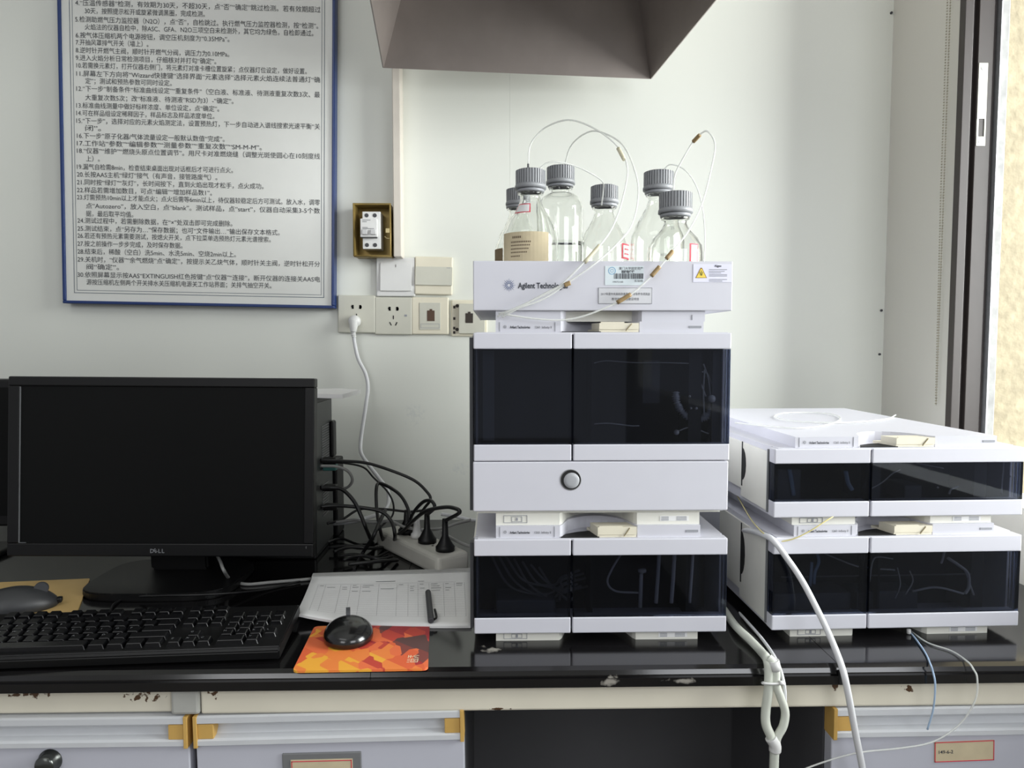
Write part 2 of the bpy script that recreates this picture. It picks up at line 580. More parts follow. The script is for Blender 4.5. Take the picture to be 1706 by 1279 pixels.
xl1 = P(316.5, 1240, .885).x
c1, d1, w1 = cabinet('drawer cabinet with a round lock at the left end of the bench', xl1 - 0.45, xl1)
lx = P(80, 1268, .885).x - c1.location.x
lz = P(80, 1270, .885).z
lk = MB().lathe([(0.0, -0.016), (0.0105, -0.016), (0.0125, -0.013), (0.0125, -0.004), (0.015, -0.002), (0.015, 0.0), (0, 0)], 28,
                Matrix.Translation((lx, 0.0025, lz)) @ Matrix.Rotation(-pi / 2, 4, 'X')).obj('lock', mat('lock_dark_chrome', (92, 94, 92), 0.25, metal=0.9), d1)
c2, d2, w2 = cabinet('drawer cabinet with a tag holder beneath the orange mouse pad', xl1 + 0.002, P(776, 1240, .885).x, R(0.75))
hx0, hx1, hz = P(468, 1268, .885).x - c2.location.x, P(600, 1268, .885).x - c2.location.x, P(500, 1258, .885).z
MB().box(hx0, -0.0005, hz - 0.05, hx1, 0.003, hz - 0.001, 0.001).obj('tag_holder', MGREY, d2)
m = MB().box(hx0 + 0.011, -0.0012, hz - 0.042, hx1 - 0.011, -0.0004, hz - 0.009)
tg = m.obj('name_tag', LABELB, d2)
m = MB()
for a, b, c, e in ((hx0 + .012, hx1 - .012, hz - .0115, hz - .0105), (hx0 + .012, hx0 + .013, hz - .041, hz - .0105), (hx1 - .013, hx1 - .012, hz - .041, hz - .0105)):
    m.box(a, -0.0016, c, b, -0.0011, e)
m.obj('tag_border', RED, d2)
xr0 = P(1384, 1240, .885).x
c3, d3, w3 = cabinet('drawer cabinet with a red bordered paper tag at the right end', xr0, WX - 0.008, R(0.3), 0.7385, (True, True))
a, b = P(1560, 1240, .885), P(1658, 1272, .885)
ax, bx, az, bz = a.x - xr0, b.x - xr0, a.z, b.z
tg = MB().box(ax, 0.0008, bz, bx, 0.0022, az).obj('paper_tag', LABELB, d3)
tg.rotation_euler = (0, R(-1.2), 0); tg.location = Vector((ax, 0, az)) - Matrix.Rotation(R(-1.2), 3, 'Y') @ Vector((ax, 0, az))
m = MB()
for q in ((ax, bz, bx, bz + .001), (ax, az - .001, bx, az), (ax, bz, ax + .001, az), (bx - .001, bz, bx, az)):
    m.box(q[0], 0.0003, q[1], q[2], 0.0009, q[3])
m.obj('tag_border', RED, tg)
MB().text('149-6-2', front(ax + 0.004, 0.0003, (az + bz) / 2 - 0.002), 0.0065, bold=0.0001).obj('tag_writing', PRINT, tg)


# ================================================================== INSTRUMENT MODULES
def burst(mb, cx, y, cz, r):
    for k in range(16):
        a = 2 * pi * k / 16
        for j, (q, s) in enumerate(((0.34, .055), (0.56, .07), (0.78, .055), (1.0, .035))):
            if k % 2 and j == 3:
                continue
            x, z = cx + r * q * cos(a), cz + r * q * sin(a)
            s2 = r * s
            mb.quad((x - s2, y, z - s2), (x + s2, y, z - s2), (x + s2, y, z + s2), (x - s2, y, z + s2))
    return mb


MW, MD = 0.349, 0.435


def plate(z0, z1, y0, xa=0.030, xb=0.118, xc=0.225, xd=0.312, deep=0.06, back=0.42):
    arc = [(xb + 0.012 * 0, y0)]
    for k in range(0, 11):
        t = k / 10
        arc.append((xb + 0.004 + (xc - xb - 0.008) * t, y0 + 0.006 + deep * (sin(pi * t) ** 0.55)))
    arc.append((xc, y0))
    poly = [(xa, y0)] + arc + [(xd, y0), (xd, back), (xa, back)]
    return MB().prism(poly, z0, z1, 'z')


def module(label, loc, rz, hb, glass, foot_h, lid_h, split=0.134, lower_panel=None, cat='instrument', side=True, tray_feet=False):
    """glass = (z0,z1) of the smoked panes above the foot; hb = top of the body; lower_panel = (z0,z1)"""
    t = thing('instrument_module', label, cat, loc, rz, 'stacked white laboratory instrument modules')
    # feet
    ft = plate(0, foot_h, 0.010).obj('foot_plate', CASE_C, t)
    f0 = foot_h
    zc = foot_h * 0.5
    m = MB()
    for q in ((0.041, 0.012, 0.073, 0.0005), (0.052, 0.008, 0.066, 0.0005)):
        hgt = q[1] * 0.5 * (foot_h / 0.014)
        for zz in (zc - hgt * .7, zc + hgt * .7):
            m.box(q[0], 0.0094, zz - .0003, q[2], 0.0101, zz + .0003)
        for xx in (q[0], q[2]):
            m.box(xx - .0003, 0.0094, zc - hgt * .7, xx + .0003, 0.0101, zc + hgt * .7)
    m.box(0.0575, 0.0090, zc - 0.002, 0.0605, 0.0101, zc + 0.002, 0.0005)
    m.obj('power_switch', PRINT_L, ft)
    m = MB().box(0.257, 0.0094, zc - 0.0035, 0.297, 0.0101, zc + 0.0035)
    sl = m.obj('serial_label', PAPER, ft)
    m = MB()
    for xx, w in ((0.259, .010), (0.280, .014)):
        for k in (-1, 0, 1):
            m.box(xx, 0.0090, zc + k * .002 - .0005, xx + w, 0.0094, zc + k * .002 + .0005)
    m.obj('label_print', PRINT_L, ft)
    # body shell
    b0 = f0
    th = 0.003
    m = MB()
    m.box(0.002, 0.020, b0, 0.002 + th, MD, hb).box(MW - 0.002 - th, 0.020, b0, MW - 0.002, MD, hb)
    m.box(0.002 + th, 0.001, hb - th, MW - 0.002 - th, MD, hb).box(0.002 + th, 0.020, b0, MW - 0.002 - th, MD, b0 + th)
    m.box(0.002 + th, MD - th, b0 + th, MW - 0.002 - th, MD, hb - th)
    m.obj('body', CASE, t)
    gz0, gz1 = glass
    top0 = hb - 0.0008
    bot0 = lower_panel[1] + 0.001 if lower_panel else f0 + 0.0005
    m = MB().box(0.006, 0.085, b0 + th, MW - 0.006, 0.095, hb - th)
    m.box(split + 0.03, 0.030, b0 + th, split + 0.033, 0.084, hb - th)
    m.box(0.30, 0.03, bot0 + 0.01, 0.318, 0.084, gz1)
    ip = m.obj('interior_panel', INSIDE, t)
    # doors
    for (xa, xb) in ((0.0, split - 0.0012), (split + 0.0012, MW)):
        g = MB().box(xa + 0.0004, 0.0012, gz0 + .0002, xb - 0.0004, 0.0045, gz1 - .0002)
        g.box(xa + 0.0004, 0.0045, gz0 + .0002, xa + 0.003, 0.019, gz1 - .0002)
        g.box(xb - 0.003, 0.0045, gz0 + .0002, xb - 0.0004, 0.019, gz1 - .0002)
        d = g.obj('door', SMOKE, t, label='door of smoked clear plastic')
        MB().box(xa, 0, gz1, xb, 0.019, top0, 0.0015).obj('top_bar', CASE, d)
        MB().box(xa, 0, bot0, xb, 0.019, gz0, 0.0015).obj('bottom_bar', CASE, d)
    if lower_panel:
        fp = MB().box(-0.001, 0.0, lower_panel[0], MW - 0.001, 0.018, lower_panel[1], 0.0015).obj('lower_panel', CASE, t)
        MB().box(0.004, 0.012, f0, MW - 0.008, 0.03, lower_panel[0]).obj('base_lip', CASE_C, t)
    # left side panel with finger slot
    if side:
        h = hb - b0
        m = MB()
        poly = [(0.022, b0 + 0.006), (0.12, b0 + 0.006), (0.12, b0 + 0.018), (0.215, b0 + 0.018), (0.215, hb - 0.008), (0.12, hb - 0.008), (0.022, hb - 0.008)]
        m.prism(poly, -0.0012, 0.0018, 'x')
        sp = m.obj('side_panel', CASE_C, t)
        zc2 = b0 + h * 0.58
        half = h * 0.26
        arc = [(0.116, zc2 - half)]
        for k in range(9):
            a = -pi / 2 + pi * k / 8
            arc.append((0.116 - 0.016 * cos(a), zc2 + half * sin(a)))
        arc.append((0.116, zc2 + half)); 
        m = MB().prism(arc, -0.0018, -0.0011, 'x')
        m.box(-0.0018, 0.114, zc2 - half * 1.35, -0.0011, 0.1175, zc2 + half * 1.35)
        m.obj('finger_slot', BLACK_M, sp)
        MB().box(-0.0015, 0.0195, b0 + 0.004, 0.0019, 0.0225, hb - 0.004).obj('hinge_strip', MGREY, t)
    # lid
    y0 = 0.005
    z0, z1 = hb, hb + lid_h
    ld = plate(z0, z1, y0, deep=0.05).obj('lid', CASE, t)
    for xx in (0.0355, 0.1105):
        MB().box(xx - .0003, y0 - .0006, z0 + .001, xx + .0003, y0 + .001, z1 - .001).obj('name_strip_edge', PRINT_L, ld)
    MB().box(0.292, y0 - .0006, z0 + lid_h * .40, 0.309, y0 + .001, z0 + lid_h * .60).obj('printed_mark', PRINT_L, ld)
    m = MB()
    m.text('Agilent Technologies', front(0.049, y0 - .0007, z0 + lid_h * .36), 0.0048, 0.0275, bold=0.00015)
    m.text('1260  Infinity II', front(0.083, y0 - .0007, z0 + lid_h * .36), 0.0045, 0.0225)
    burst(m, 0.0425, y0 - .0007, z0 + lid_h * .5, 0.0028)
    m.obj('lettering', PRINT, ld)
    MB().prism([(0.119, 0.003), (0.128, 0.020), (0.145, 0.030), (0.165, 0.036), (0.175, 0.022), (0.172, 0.003)], z0 - .0001, z0 + 0.0012, 'z').obj('tubing_slot', BLACK_M, t)
    m = MB()
    m.prism([(0.160, 0.045), (0.170, 0.005), (0.2235, 0.005), (0.2235, 0.045)], z0 + .0002, z0 + 0.004, 'z')
    m.prism([(0.163, 0.030), (0.170, 0.0035), (0.2235, 0.0035), (0.2235, 0.030)], z0 + 0.004, z1 - 0.002, 'z')
    m.box(0.172, 0.0035, z1 - 0.002, 0.204, 0.006, z1 - 0.0005)
    dc = m.obj('drain_clip', CREAM, t)
    MB().tube([(0.206, 0.0028, z0 + .002), (0.209, 0.0028, z0 + .006), (0.214, 0.003, z1 - .003)], 0.0008, 6).obj('clip_mark', mat('clip_mark_tan', (150, 140, 110)), dc)  # thin darker tan line up the clip
    return t, ip


def inner_tube(parent, pts, r, m=None, name='tubing'):
    return MB().tube(pts, r, 8, 6).obj(name, m or WHITE, parent)


SL = (-0.031, 0.953)
pump, ip = module('white instrument module standing on the bench beside the notebook, bottom of the taller stack', (SL[0], SL[1], BZ), 0,
                  0.1465, (0.036, 0.1225), 0.0135, 0.0165)
for x in (0.237, 0.257, 0.279, 0.305):  # upright pale tubes added in place of streaks reflected in the pane
    inner_tube(pump, [(x, 0.028, 0.045), (x + 0.002, 0.028, 0.08), (x + 0.004, 0.028, 0.12)] if x != 0.237 else [(x - .003, 0.025, 0.04), (x - .002, 0.025, 0.09)], 0.0028 if x < .3 else .0022, CORDW)
MB().lathe([(0, 0), (0.006, 0), (0.006, 0.004), (0, 0.004)], 16, Matrix.Translation((0.2355, 0.022, 0.092))).obj('fitting', WHITE, pump)
inner_tube(pump, [(0.21, 0.03, 0.12), (0.195, 0.03, 0.095), (0.188, 0.03, 0.075), (0.20, 0.03, 0.062), (0.232, 0.028, 0.06)], 0.0016, WHITE)
for k in range(7):
    a = random.uniform(0.06, 0.10)
    inner_tube(pump, [(0.02 + 0.012 * k, 0.05, 0.115 - 0.004 * k), (0.05 + 0.01 * k, 0.045, 0.065 + 0.004 * (k % 3)), (0.10 + 0.006 * k, 0.045, a - 0.02), (0.125, 0.05, a - 0.01), (0.145 + 0.003 * k, 0.05, a)], 0.0018, MGREY)
MB().box(0.03, 0.03, 0.018, 0.115, 0.08, 0.05, 0.003).obj('pump_block', INSIDE_G, pump)

als, ip = module('tall white instrument module with a round hole in its lower panel', (SL[0], SL[1], BZ + 0.1630), 0,
                 0.265, (0.113, 0.2425), 0.0165, 0.0145, lower_panel=(0.0215, 0.0895))
# round finger hole with its inner knob
hc = Vector(P(951, 799, .953)) - Vector((SL[0], SL[1], BZ + 0.163))
MB().lathe([(0.0135, -0.0006), (0.0145, -0.0006), (0.0145, 0.0004), (0.0135, 0.0004), (0.0135, -0.0006)], 32, Matrix.Translation((hc.x, 0, hc.z)) @ Matrix.Rotation(-pi / 2, 4, 'X')).obj('hole_rim', MGREY, als)
MB().cyl((hc.x, -0.0004, hc.z), 0.0136, 0.0006, 'y', 32).obj('finger_hole', BLACK_M, als)
MB().lathe([(0, 0.0008), (0.006, 0.0010), (0.0105, 0.0004), (0.0108, 0.0)], 32, Matrix.Translation((hc.x + 0.001, -0.0004, hc.z - 0.001)) @ Matrix.Rotation(pi / 2, 4, 'X')).obj('lock_disc', mat('disc_grey', (166, 168, 172), 0.35), als)
# things seen behind the smoked panes, plus level marks across them
rx, rz_ = 0.300, 0.195
m = MB()
cpts = [Vector(P(x, y, .99)) - Vector((SL[0], SL[1], BZ + 0.163)) for x, y in ((1126, 652), (1127, 668), (1135, 684), (1150, 696), (1166, 698), (1180, 690), (1187, 678))]
sp = spline(cpts, 14)
m.tube(sp, 0.004, 10, raw=True, rad=lambda t: 0.0046 + 0.0013 * (1 if int(t * 60) % 2 else -1))
m.obj('corrugated_hose', mat('hose_grey', (206, 208, 212), 0.4), als)
o0 = Vector((SL[0], SL[1], BZ + 0.163))
for pts, r in ((((1150, 622), (1163, 630), (1170, 645), (1176, 660)), .0011), (((1172, 606), (1180, 630), (1184, 660)), .0011), (((1160, 618), (1178, 622), (1186, 640)), .0009), (((1174, 615), (1172, 650), (1173, 692)), .0012),
               (((988, 605), (1010, 601), (1060, 604), (1110, 604), (1168, 606)), .0007), (((990, 706), (1015, 705), (1050, 709), (1065, 709)), .0009), (((1130, 718), (1150, 712), (1180, 722)), .0009)):  # the two long level lines are pane marks, built as thin tubes
    inner_tube(als, [Vector(P(x, y, .985)) - o0 for x, y in pts], r, WHITE)
m = MB()
for x, y, r in ((1186, 664, .0058), (1149, 660, .0018), (1160, 680, .002), (1151, 680, .0018), (1127, 720, .004)):
    c = Vector(P(x, y, .98)) - o0
    m.lathe([(0, -r), (r * .7, -r * .7), (r, 0), (r * .7, r * .7), (0, r)], 14, Matrix.Translation(c))
m.obj('fitting', WHITE, als)
a, b = Vector(P(1186, 585, .985)) - o0, Vector(P(1199, 737, .985)) - o0
MB().box(a.x, 0.026, b.z, b.x, 0.034, a.z).obj('guide_post', mat('post_grey', (96, 98, 104), 0.5), als)
a, b = Vector(P(1071, 600, .99)) - o0, Vector(P(1098, 671, .99)) - o0
MB().box(a.x, 0.034, b.z, b.x, 0.037, a.z).obj('inner_notice', mat('notice_dark', (92, 94, 98), 0.6), als)
MB().box(0.012, 0.026, 0.115, 0.028, 0.030, 0.24).obj('door_stay', INSIDE_G, als)

SR = (0.3830, 0.957)
RZ = R(1.4)
low, ip = module('white instrument module on the bench by the window, lower of the right-hand pair', (SR[0], SR[1], BZ), RZ,
                 0.1450, (0.0345, 0.121), 0.0130, 0.0150)
m = MB().box(0.014, 0.028, 0.02, 0.125, 0.08, 0.055, 0.002).box(0.14, 0.04, 0.02, 0.23, 0.08, 0.052, 0.002)
m.obj('pump_block', INSIDE_G, low)
MB().box(0.025, 0.03, 0.078, 0.30, 0.032, 0.0795).obj('shelf_edge', MGREY, low)
for pts in (((0.075, .03, .115), (0.078, .03, .10), (0.073, .03, .085), (0.072, .03, .068)), ((0.068, .03, .10), (0.067, .03, .08), (0.066, .03, .065))):
    inner_tube(low, pts, 0.0022, TUBEB)
for pts, r in ((((0.152, .03, .07), (0.156, .03, .10), (0.165, .03, .106), (0.185, .03, .103)), .001), (((0.19, .03, .045), (0.197, .03, .065), (0.192, .03, .09)), .0009), (((0.205, .03, .05), (0.215, .03, .07), (0.21, .03, .085)), .001),
               (((0.26, .03, .115), (0.257, .03, .10), (0.255, .03, .095)), .0016), (((0.265, .03, .103), (0.28, .03, .093), (0.295, .03, .08), (0.297, .03, .06), (0.292, .03, .05)), .0022), (((0.27, .03, .10), (0.29, .03, .085), (0.30, .03, .06), (0.305, .03, .048)), .0014),
               (((0.215, .03, .055), (0.25, .03, .06), (0.29, .03, .05)), .0016), (((0.085, .05, .112), (0.11, .05, .10), (0.15, .05, .085), (0.20, .05, .08)), .0012)):
    inner_tube(low, pts, r, WHITE)
upp, ip = module('white instrument module carrying a coil of clear tubing, upper of the right-hand pair', (SR[0] - 0.001, SR[1], BZ + 0.1600), RZ,
                 0.1090, (0.0345, 0.0875), 0.0120, 0.0150)
m = MB().box(0.016, 0.028, 0.03, 0.05, 0.08, 0.075, 0.002).box(0.138, 0.03, 0.03, 0.165, 0.08, 0.085).box(0.2, 0.03, 0.028, 0.225, 0.08, 0.05, 0.002)
m.obj('lamp_housing', INSIDE_G, upp)
inner_tube(upp, ((0.142, .027, .042), (0.165, .027, .055), (0.18, .027, .068), (0.19, .027, .073)), 0.0009, WHITE)
inner_tube(upp, ((0.215, .03, .082), (0.235, .03, .078), (0.255, .03, .074)), 0.0009, WHITE)
inner_tube(upp, ((0.262, .027, .037), (0.265, .027, .044), (0.275, .027, .048)), 0.0014, WHITE)
inner_tube(upp, ((0.337, .026, .037), (0.338, .026, .06), (0.339, .026, .086)), 0.0012, WHITE)
for pts in (((0.032, .026, .075), (0.036, .026, .055), (0.039, .026, .038)), ((0.112, .026, .072), (0.116, .026, .055), (0.122, .026, .045))):
    inner_tube(upp, pts, 0.003, TUBEB)
for pz in ((0.245, .026, .047), (0.345, .02, .064)):
    MB().lathe([(0, -.002), (.002, 0), (0, .002)], 10, Matrix.Translation(pz)).obj('fitting', WHITE, upp)

for t_ in (low, upp):
    t_.scale = (1.02, 1, 1)
# dark hinge strips along the left edge of the taller stack
MB().box(-0.0055, 0.006, 0.02, -0.0008, 0.020, 0.140).obj('side_hinge', DGREY, pump)
MB().box(-0.0055, 0.006, 0.022, -0.0008, 0.020, 0.258).obj('side_hinge', DGREY, als)

# ------------------------------------------------------------------ solvent tray on top of the taller stack
TZ = BZ + 0.163 + 0.265 + 0.0145
tray = thing('solvent_tray', 'white tray holding the glass bottles on top of the taller instrument stack', 'tray', (SL[0], SL[1], TZ))
m = MB()
fl = 0.0185
m.box(0.003, 0.003, 0.0148, MW - 0.003, 0.44, fl)
m.box(0.0, 0.0, 0.0145, MW, 0.003, 0.0805, 0.0012)
m.box(0.0, 0.003, 0.0145, 0.003, 0.44, 0.080).box(MW - 0.003, 0.003, 0.0145, MW, 0.44, 0.080).box(0.003, 0.437, fl, MW - 0.003, 0.44, 0.080)
m.obj('tray_body', CASE, tray)
ft = plate(0, 0.0145, 0.006, xb=0.118, xc=0.228, xd=0.314).obj('foot_plate', CASE, tray)
MB().box(0.296, 0.0052, 0.002, 0.2968, 0.0062, 0.009).obj('foot_mark', PRINT_L, ft)
MB().box(0.1185, 0.028, 0.0005, 0.2275, 0.034, 0.0143).obj('recess_panel', CASE_C, tray)


def on_tray(x, y):
    v = Vector(P(x, y, SL[1])) - Vector((SL[0], SL[1], TZ))
    return v.x, v.z


m = MB()
x, z = on_tray(863, 480)
x2, _ = on_tray(946, 480)
m.text('Agilent Technologies', front(x, -0.0005, z), 0.0105, x2 - x, bold=0.00025)
m.obj('maker_name', mat('logo_ink', (48, 52, 62), 0.6), tray)
x, z = on_tray(848, 475)
burst(MB(), x, -0.0005, z, 0.0085).obj('maker_emblem', LOGO_BLUE, tray)


def sticker(x0, y0, x1, y1, m=PAPER, name='sticker'):
    a, z1 = on_tray(x0, y0); b, z0 = on_tray(x1, y1)
    return MB().box(a, -0.0006, z0, b, -0.0001, z1).obj(name, m, tray), a, z1, b - a, z1 - z0


def prints(parent, name, m, items, y=-0.0009):
    mb = MB()
    for s, x, yy, h, w, *bd in items:
        px_, pz_ = on_tray(x, yy)
        mb.text(s, front(px_, y, pz_), h, w * 0.953 / F_PX if w else None, bold=bd[0] if bd else 0)
    return mb.obj(name, m, parent)


s1, *_ = sticker(1008, 443, 1072, 475, mat('asset_paper', (214, 224, 228), 0.7), 'asset_label')
prints(s1, 'label_print', PRINT, [('厦门大学固定资产', 1031, 449, 0.0042, 40), ('液相色谱仪', 1035, 454.5, 0.0040, 22, .0002), ('19072100', 1021, 471, 0.0035, 17), ('实验楼', 1057, 469.5, 0.0036, 14)])
m = MB()
random.seed(3)
x = 1023.0
while x < 1070:
    w = random.choice((0.7, 0.7, 1.2, 1.8))
    a, z1 = on_tray(x, 455.5); b, z0 = on_tray(x + w, 464.5)
    m.quad((a, -.0009, z0), (b, -.0009, z0), (b, -.0009, z1), (a, -.0009, z1))
    x += w + random.choice((0.6, 0.8, 1.3))
m.obj('barcode', PRINT, s1)
cx_, cz_ = on_tray(1019.5, 451)
m = MB()
for r0, r1 in ((0.0042, 0.0050), (0.0018, 0.0023)):
    for k in range(24):
        a0, a1 = 2 * pi * k / 24, 2 * pi * (k + 1) / 24
        m.quad((cx_ + r0 * cos(a0), -.0008, cz_ + r0 * sin(a0)), (cx_ + r1 * cos(a0), -.0008, cz_ + r1 * sin(a0)), (cx_ + r1 * cos(a1), -.0008, cz_ + r1 * sin(a1)), (cx_ + r0 * cos(a1), -.0008, cz_ + r0 * sin(a1)))
m.obj('round_emblem', mat('emblem_blue', (110, 168, 205), 0.6), s1)
s2, a, z1, w, h = sticker(997, 479, 1086, 506, mat('grant_paper', (206, 207, 211), 0.7), 'project_label')
m = MB()
for q in ((a, z1 - h, a + w, z1 - h + .0004), (a, z1 - .0004, a + w, z1), (a, z1 - h, a + .0004, z1), (a + w - .0004, z1 - h, a + w, z1)):
    m.quad((q[0], -.0008, q[1]), (q[2], -.0008, q[1]), (q[2], -.0008, q[3]), (q[0], -.0008, q[3]))
m.obj('label_border', PRINT, s2)
prints(s2, 'label_print', PRINT, [('2017年度中央高校改善基本办学条件专项资金', 1001, 491.5, 0.0040, 82), ('教学实验平台建设项目', 1019, 500, 0.0040, 45)])
s3, *_ = sticker(1155, 440, 1219, 470, mat('warning_paper', (222, 222, 238), 0.6), 'warning_sticker')
prints(s3, 'label_print', PRINT, [('Algae', 1190, 444.5, 0.0042, None, .00012)])
m = MB()
for k, (yy, w) in enumerate(((449, 30), (452, 26), (454.6, 20), (457.5, 30), (459.8, 30), (465.5, 30), (468, 22))):
    a, z1 = on_tray(1181, yy - .6); b, z0 = on_tray(1181 + w, yy + .6)
    m.quad((a, -.0009, z0), (b, -.0009, z0), (b, -.0009, z1), (a, -.0009, z1))
m.obj('small_print', PRINT_L, s3)


def tri(mb, x0, y0, sc, y, off=0):
    p = [on_tray(x0 + dx * sc, y0 + dy * sc) for dx, dy in ((-9.6, 7.6), (9.6, 7.6), (1.2, -9.5), (-1.2, -9.5))]
    mb.quad(*[(q[0], y, q[1]) for q in p])


m = MB(); tri(m, 1168, 455.5, 1.0, -.0008); m.obj('triangle_border', mat('sign_dark_ochre', (150, 112, 46), 0.6), s3)
m = MB(); tri(m, 1168, 456, 0.84, -.0010); m.obj('warning_triangle', mat('sign_yellow', (234, 206, 84), 0.6), s3)
m = MB()
for dx in (-2.2, 0, 2.2):
    a, b = on_tray(1168 + dx * 1.2, 450.5 + abs(dx)), on_tray(1168 + dx * .3, 459)
    m.quad((a[0] - .0004, -.0012, a[1]), (a[0] + .0004, -.0012, a[1]), (b[0] + .0004, -.0012, b[1]), (b[0] - .0004, -.0012, b[1]))
m.obj('plant_symbol', mat('sign_olive', (110, 110, 40), 0.6), s3)


# ================================================================== SOLVENT BOTTLES
PROF = {}


def rad_at(t, z):
    pr = PROF[t.name]
    for (r0, z0), (r1, z1) in zip(pr, pr[1:]):
        if z0 <= z <= z1 and z1 > z0:
            return r0 + (r1 - r0) * (z - z0) / (z1 - z0)
    return pr[-1][0]


def bottle(px, Y, r, H, label, shape='cone', cap_r=0.0245, ytop=None):
    x = P(px, 300, Y).x
    t = thing('glass_bottle', label, 'bottle', (x, Y, TZ + fl), 0, 'solvent bottles in the tray')
    nr = 0.0165
    nh = H - 0.045
    th = 0.0022
    if shape == 'cone':
        s0 = H * 0.555
        hs, dr = nh - s0, r - nr
        out = [(0, 0), (r - .006, 0), (r - .001, .003), (r, .008), (r, s0 - .012), (r - .0012, s0), (r - .005, s0 + .16 * hs), (nr + .70 * dr, s0 + .33 * hs), (nr + .40 * dr, s0 + .57 * hs), (nr + .15 * dr, s0 + .79 * hs), (nr + .0015, s0 + .92 * hs), (nr, nh), (nr, nh + .005), (nr + .004, nh + .007), (nr + .004, nh + .0095), (nr, nh + .011), (nr, H - .002)]
    else:
        s0 = H * 0.72
        out = [(0, 0), (r - .006, 0), (r - .001, .003), (r, .008), (r, s0), (r - .002, s0 + .010), (r - .008, s0 + .020), (r - .016, s0 + .026), (nr + .002, nh - .002), (nr, nh), (nr, nh + .005), (nr + .004, nh + .007), (nr + .004, nh + .0095), (nr, nh + .011), (nr, H - .002)]
    # keep heights increasing
    inn = [(max(0.0, q[0] - th), max(q[1], .0035)) for q in out[1:]]
    prof = out + [(nr - th, H - .002)] + [(q[0], q[1]) for q in inn[::-1]][0:] + [(0, .0035)]
    MB().lathe(prof, 48).obj('bottle_glass', GLASS, t)
    PROF[t.name] = out
    # cap with vertical ridges
    m = MB()
    n = 34
    pr = []
    for k in range(n):
        a0 = 2 * pi * k / n
        pr += [((cap_r) * cos(a0), cap_r * sin(a0)), (cap_r * cos(a0 + .095), cap_r * sin(a0 + .095)), ((cap_r - .0022) * cos(a0 + .105), (cap_r - .0022) * sin(a0 + .105)), ((cap_r - .0022) * cos(a0 + .175), (cap_r - .0022) * sin(a0 + .175))]
    m.prism(pr, H - .022, H, 'z')
    m.lathe([(nr + .0005, H - .029), (cap_r + .0012, H - .029), (cap_r + .0012, H - .0245), (cap_r, H - .022), (cap_r - .001, H - .022)], 40)
    m.lathe([(cap_r - .001, H - .0001), (cap_r - .003, H + .0012), (0, H + .0012)], 40)
    m.obj('cap', CAPG, t)
    MB().lathe([(nr + .0006, H - .0345), (nr + .0055, H - .0345), (nr + .0062, H - .032), (nr + .0055, H - .030), (nr + .0006, H - .030), (nr + .0006, H - .0345)], 40).obj('pouring_ring', RIMG, t)
    return t


def wrap(t, r, a0, a1, z0, z1, name, m, parent=None, slope=0.0, n=14):
    mb = MB()
    lo, hi = [], []
    for ring, rr in ((0, r + .0003), (1, r + .0007)):
        row0 = [mb.bm.verts.new(((rr) * cos(a0 + (a1 - a0) * k / n), rr * sin(a0 + (a1 - a0) * k / n), z0)) for k in range(n + 1)]
        row1 = [mb.bm.verts.new(((rr - slope) * cos(a0 + (a1 - a0) * k / n), (rr - slope) * sin(a0 + (a1 - a0) * k / n), z1)) for k in range(n + 1)]
        lo.append(row0); hi.append(row1)
    for k in range(n):
        for f in ((lo[1][k], lo[1][k + 1], hi[1][k + 1], hi[1][k]), (lo[0][k + 1], lo[0][k], hi[0][k], hi[0][k + 1]), (lo[0][k], lo[0][k + 1], lo[1][k + 1], lo[1][k]), (hi[0][k + 1], hi[0][k], hi[1][k], hi[1][k + 1])):
            mb.bm.faces.new(f)
    for k in (0, n):
        f = (lo[0][k], lo[1][k], hi[1][k], hi[0][k])
        mb.bm.faces.new(f if k == 0 else f[::-1])
    for f in mb.bm.faces:
        f.smooth = False
    return mb.obj(name, m, parent or t)


def wrap_bars(t, r, rows, m, name, parent=None):
    """rows = (angle0, angle1, z, thickness) printed lines on a curved label"""
    mb = MB()
    for a0, a1, z, h in rows:
        n = max(1, int((a1 - a0) / .06))
        for k in range(n):
            b0 = a0 + (a1 - a0) * k / n; b1 = a0 + (a1 - a0) * (k + .72) / n
            mb.quad((r * cos(b0), r * sin(b0), z), (r * cos(b1), r * sin(b1), z), (r * cos(b1), r * sin(b1), z + h), (r * cos(b0), r * sin(b0), z + h))
    return mb.obj(name, m, parent or t)


D1 = -pi / 2
b1 = bottle(884, 1.17, 0.0455, 0.231, 'glass bottle with a large tan paper label, front left of the tray')
lab = wrap(b1, 0.0455, D1 - 1.25, D1 + 0.62, 0.078, 0.1275, 'paper_label', LABELB)
rows = [(D1 - .72, D1 - .36, .1175, .0035), (D1 - .78, D1 - .02, .1105, .0025), (D1 - .78, D1 - .05, .1055, .002), (D1 - .78, D1 - .10, .100, .002), (D1 - .78, D1 - .15, .0945, .002), (D1 - .78, D1 - .4, .0885, .002)]
wrap_bars(b1, 0.0464, rows, mat('faded_ink', (120, 104, 84), 0.7), 'label_print', lab)
za, zb = 0.1600, 0.1755
ra, rb = rad_at(b1, za) + .0008, rad_at(b1, zb) + .0008
sh = wrap(b1, ra, D1 - 1.05, D1 - 0.05, za, zb, 'shoulder_sticker', RED, None, ra - rb)
ra, rb = rad_at(b1, za + .0015) + .0014, rad_at(b1, zb - .0015) + .0014
wrap(b1, ra, D1 - 0.98, D1 - 0.12, za + .0015, zb - .0015, 'sticker_centre', PAPER, sh, ra - rb)
MB().cyl((-0.004, 0.0, 0.231), 0.0016, 0.012).obj('cap_fitting', DGREY, b1)
b2 = bottle(863, 1.345, 0.043, 0.238, 'glass bottle mostly hidden behind the tan labelled bottle', cap_r=0.022)
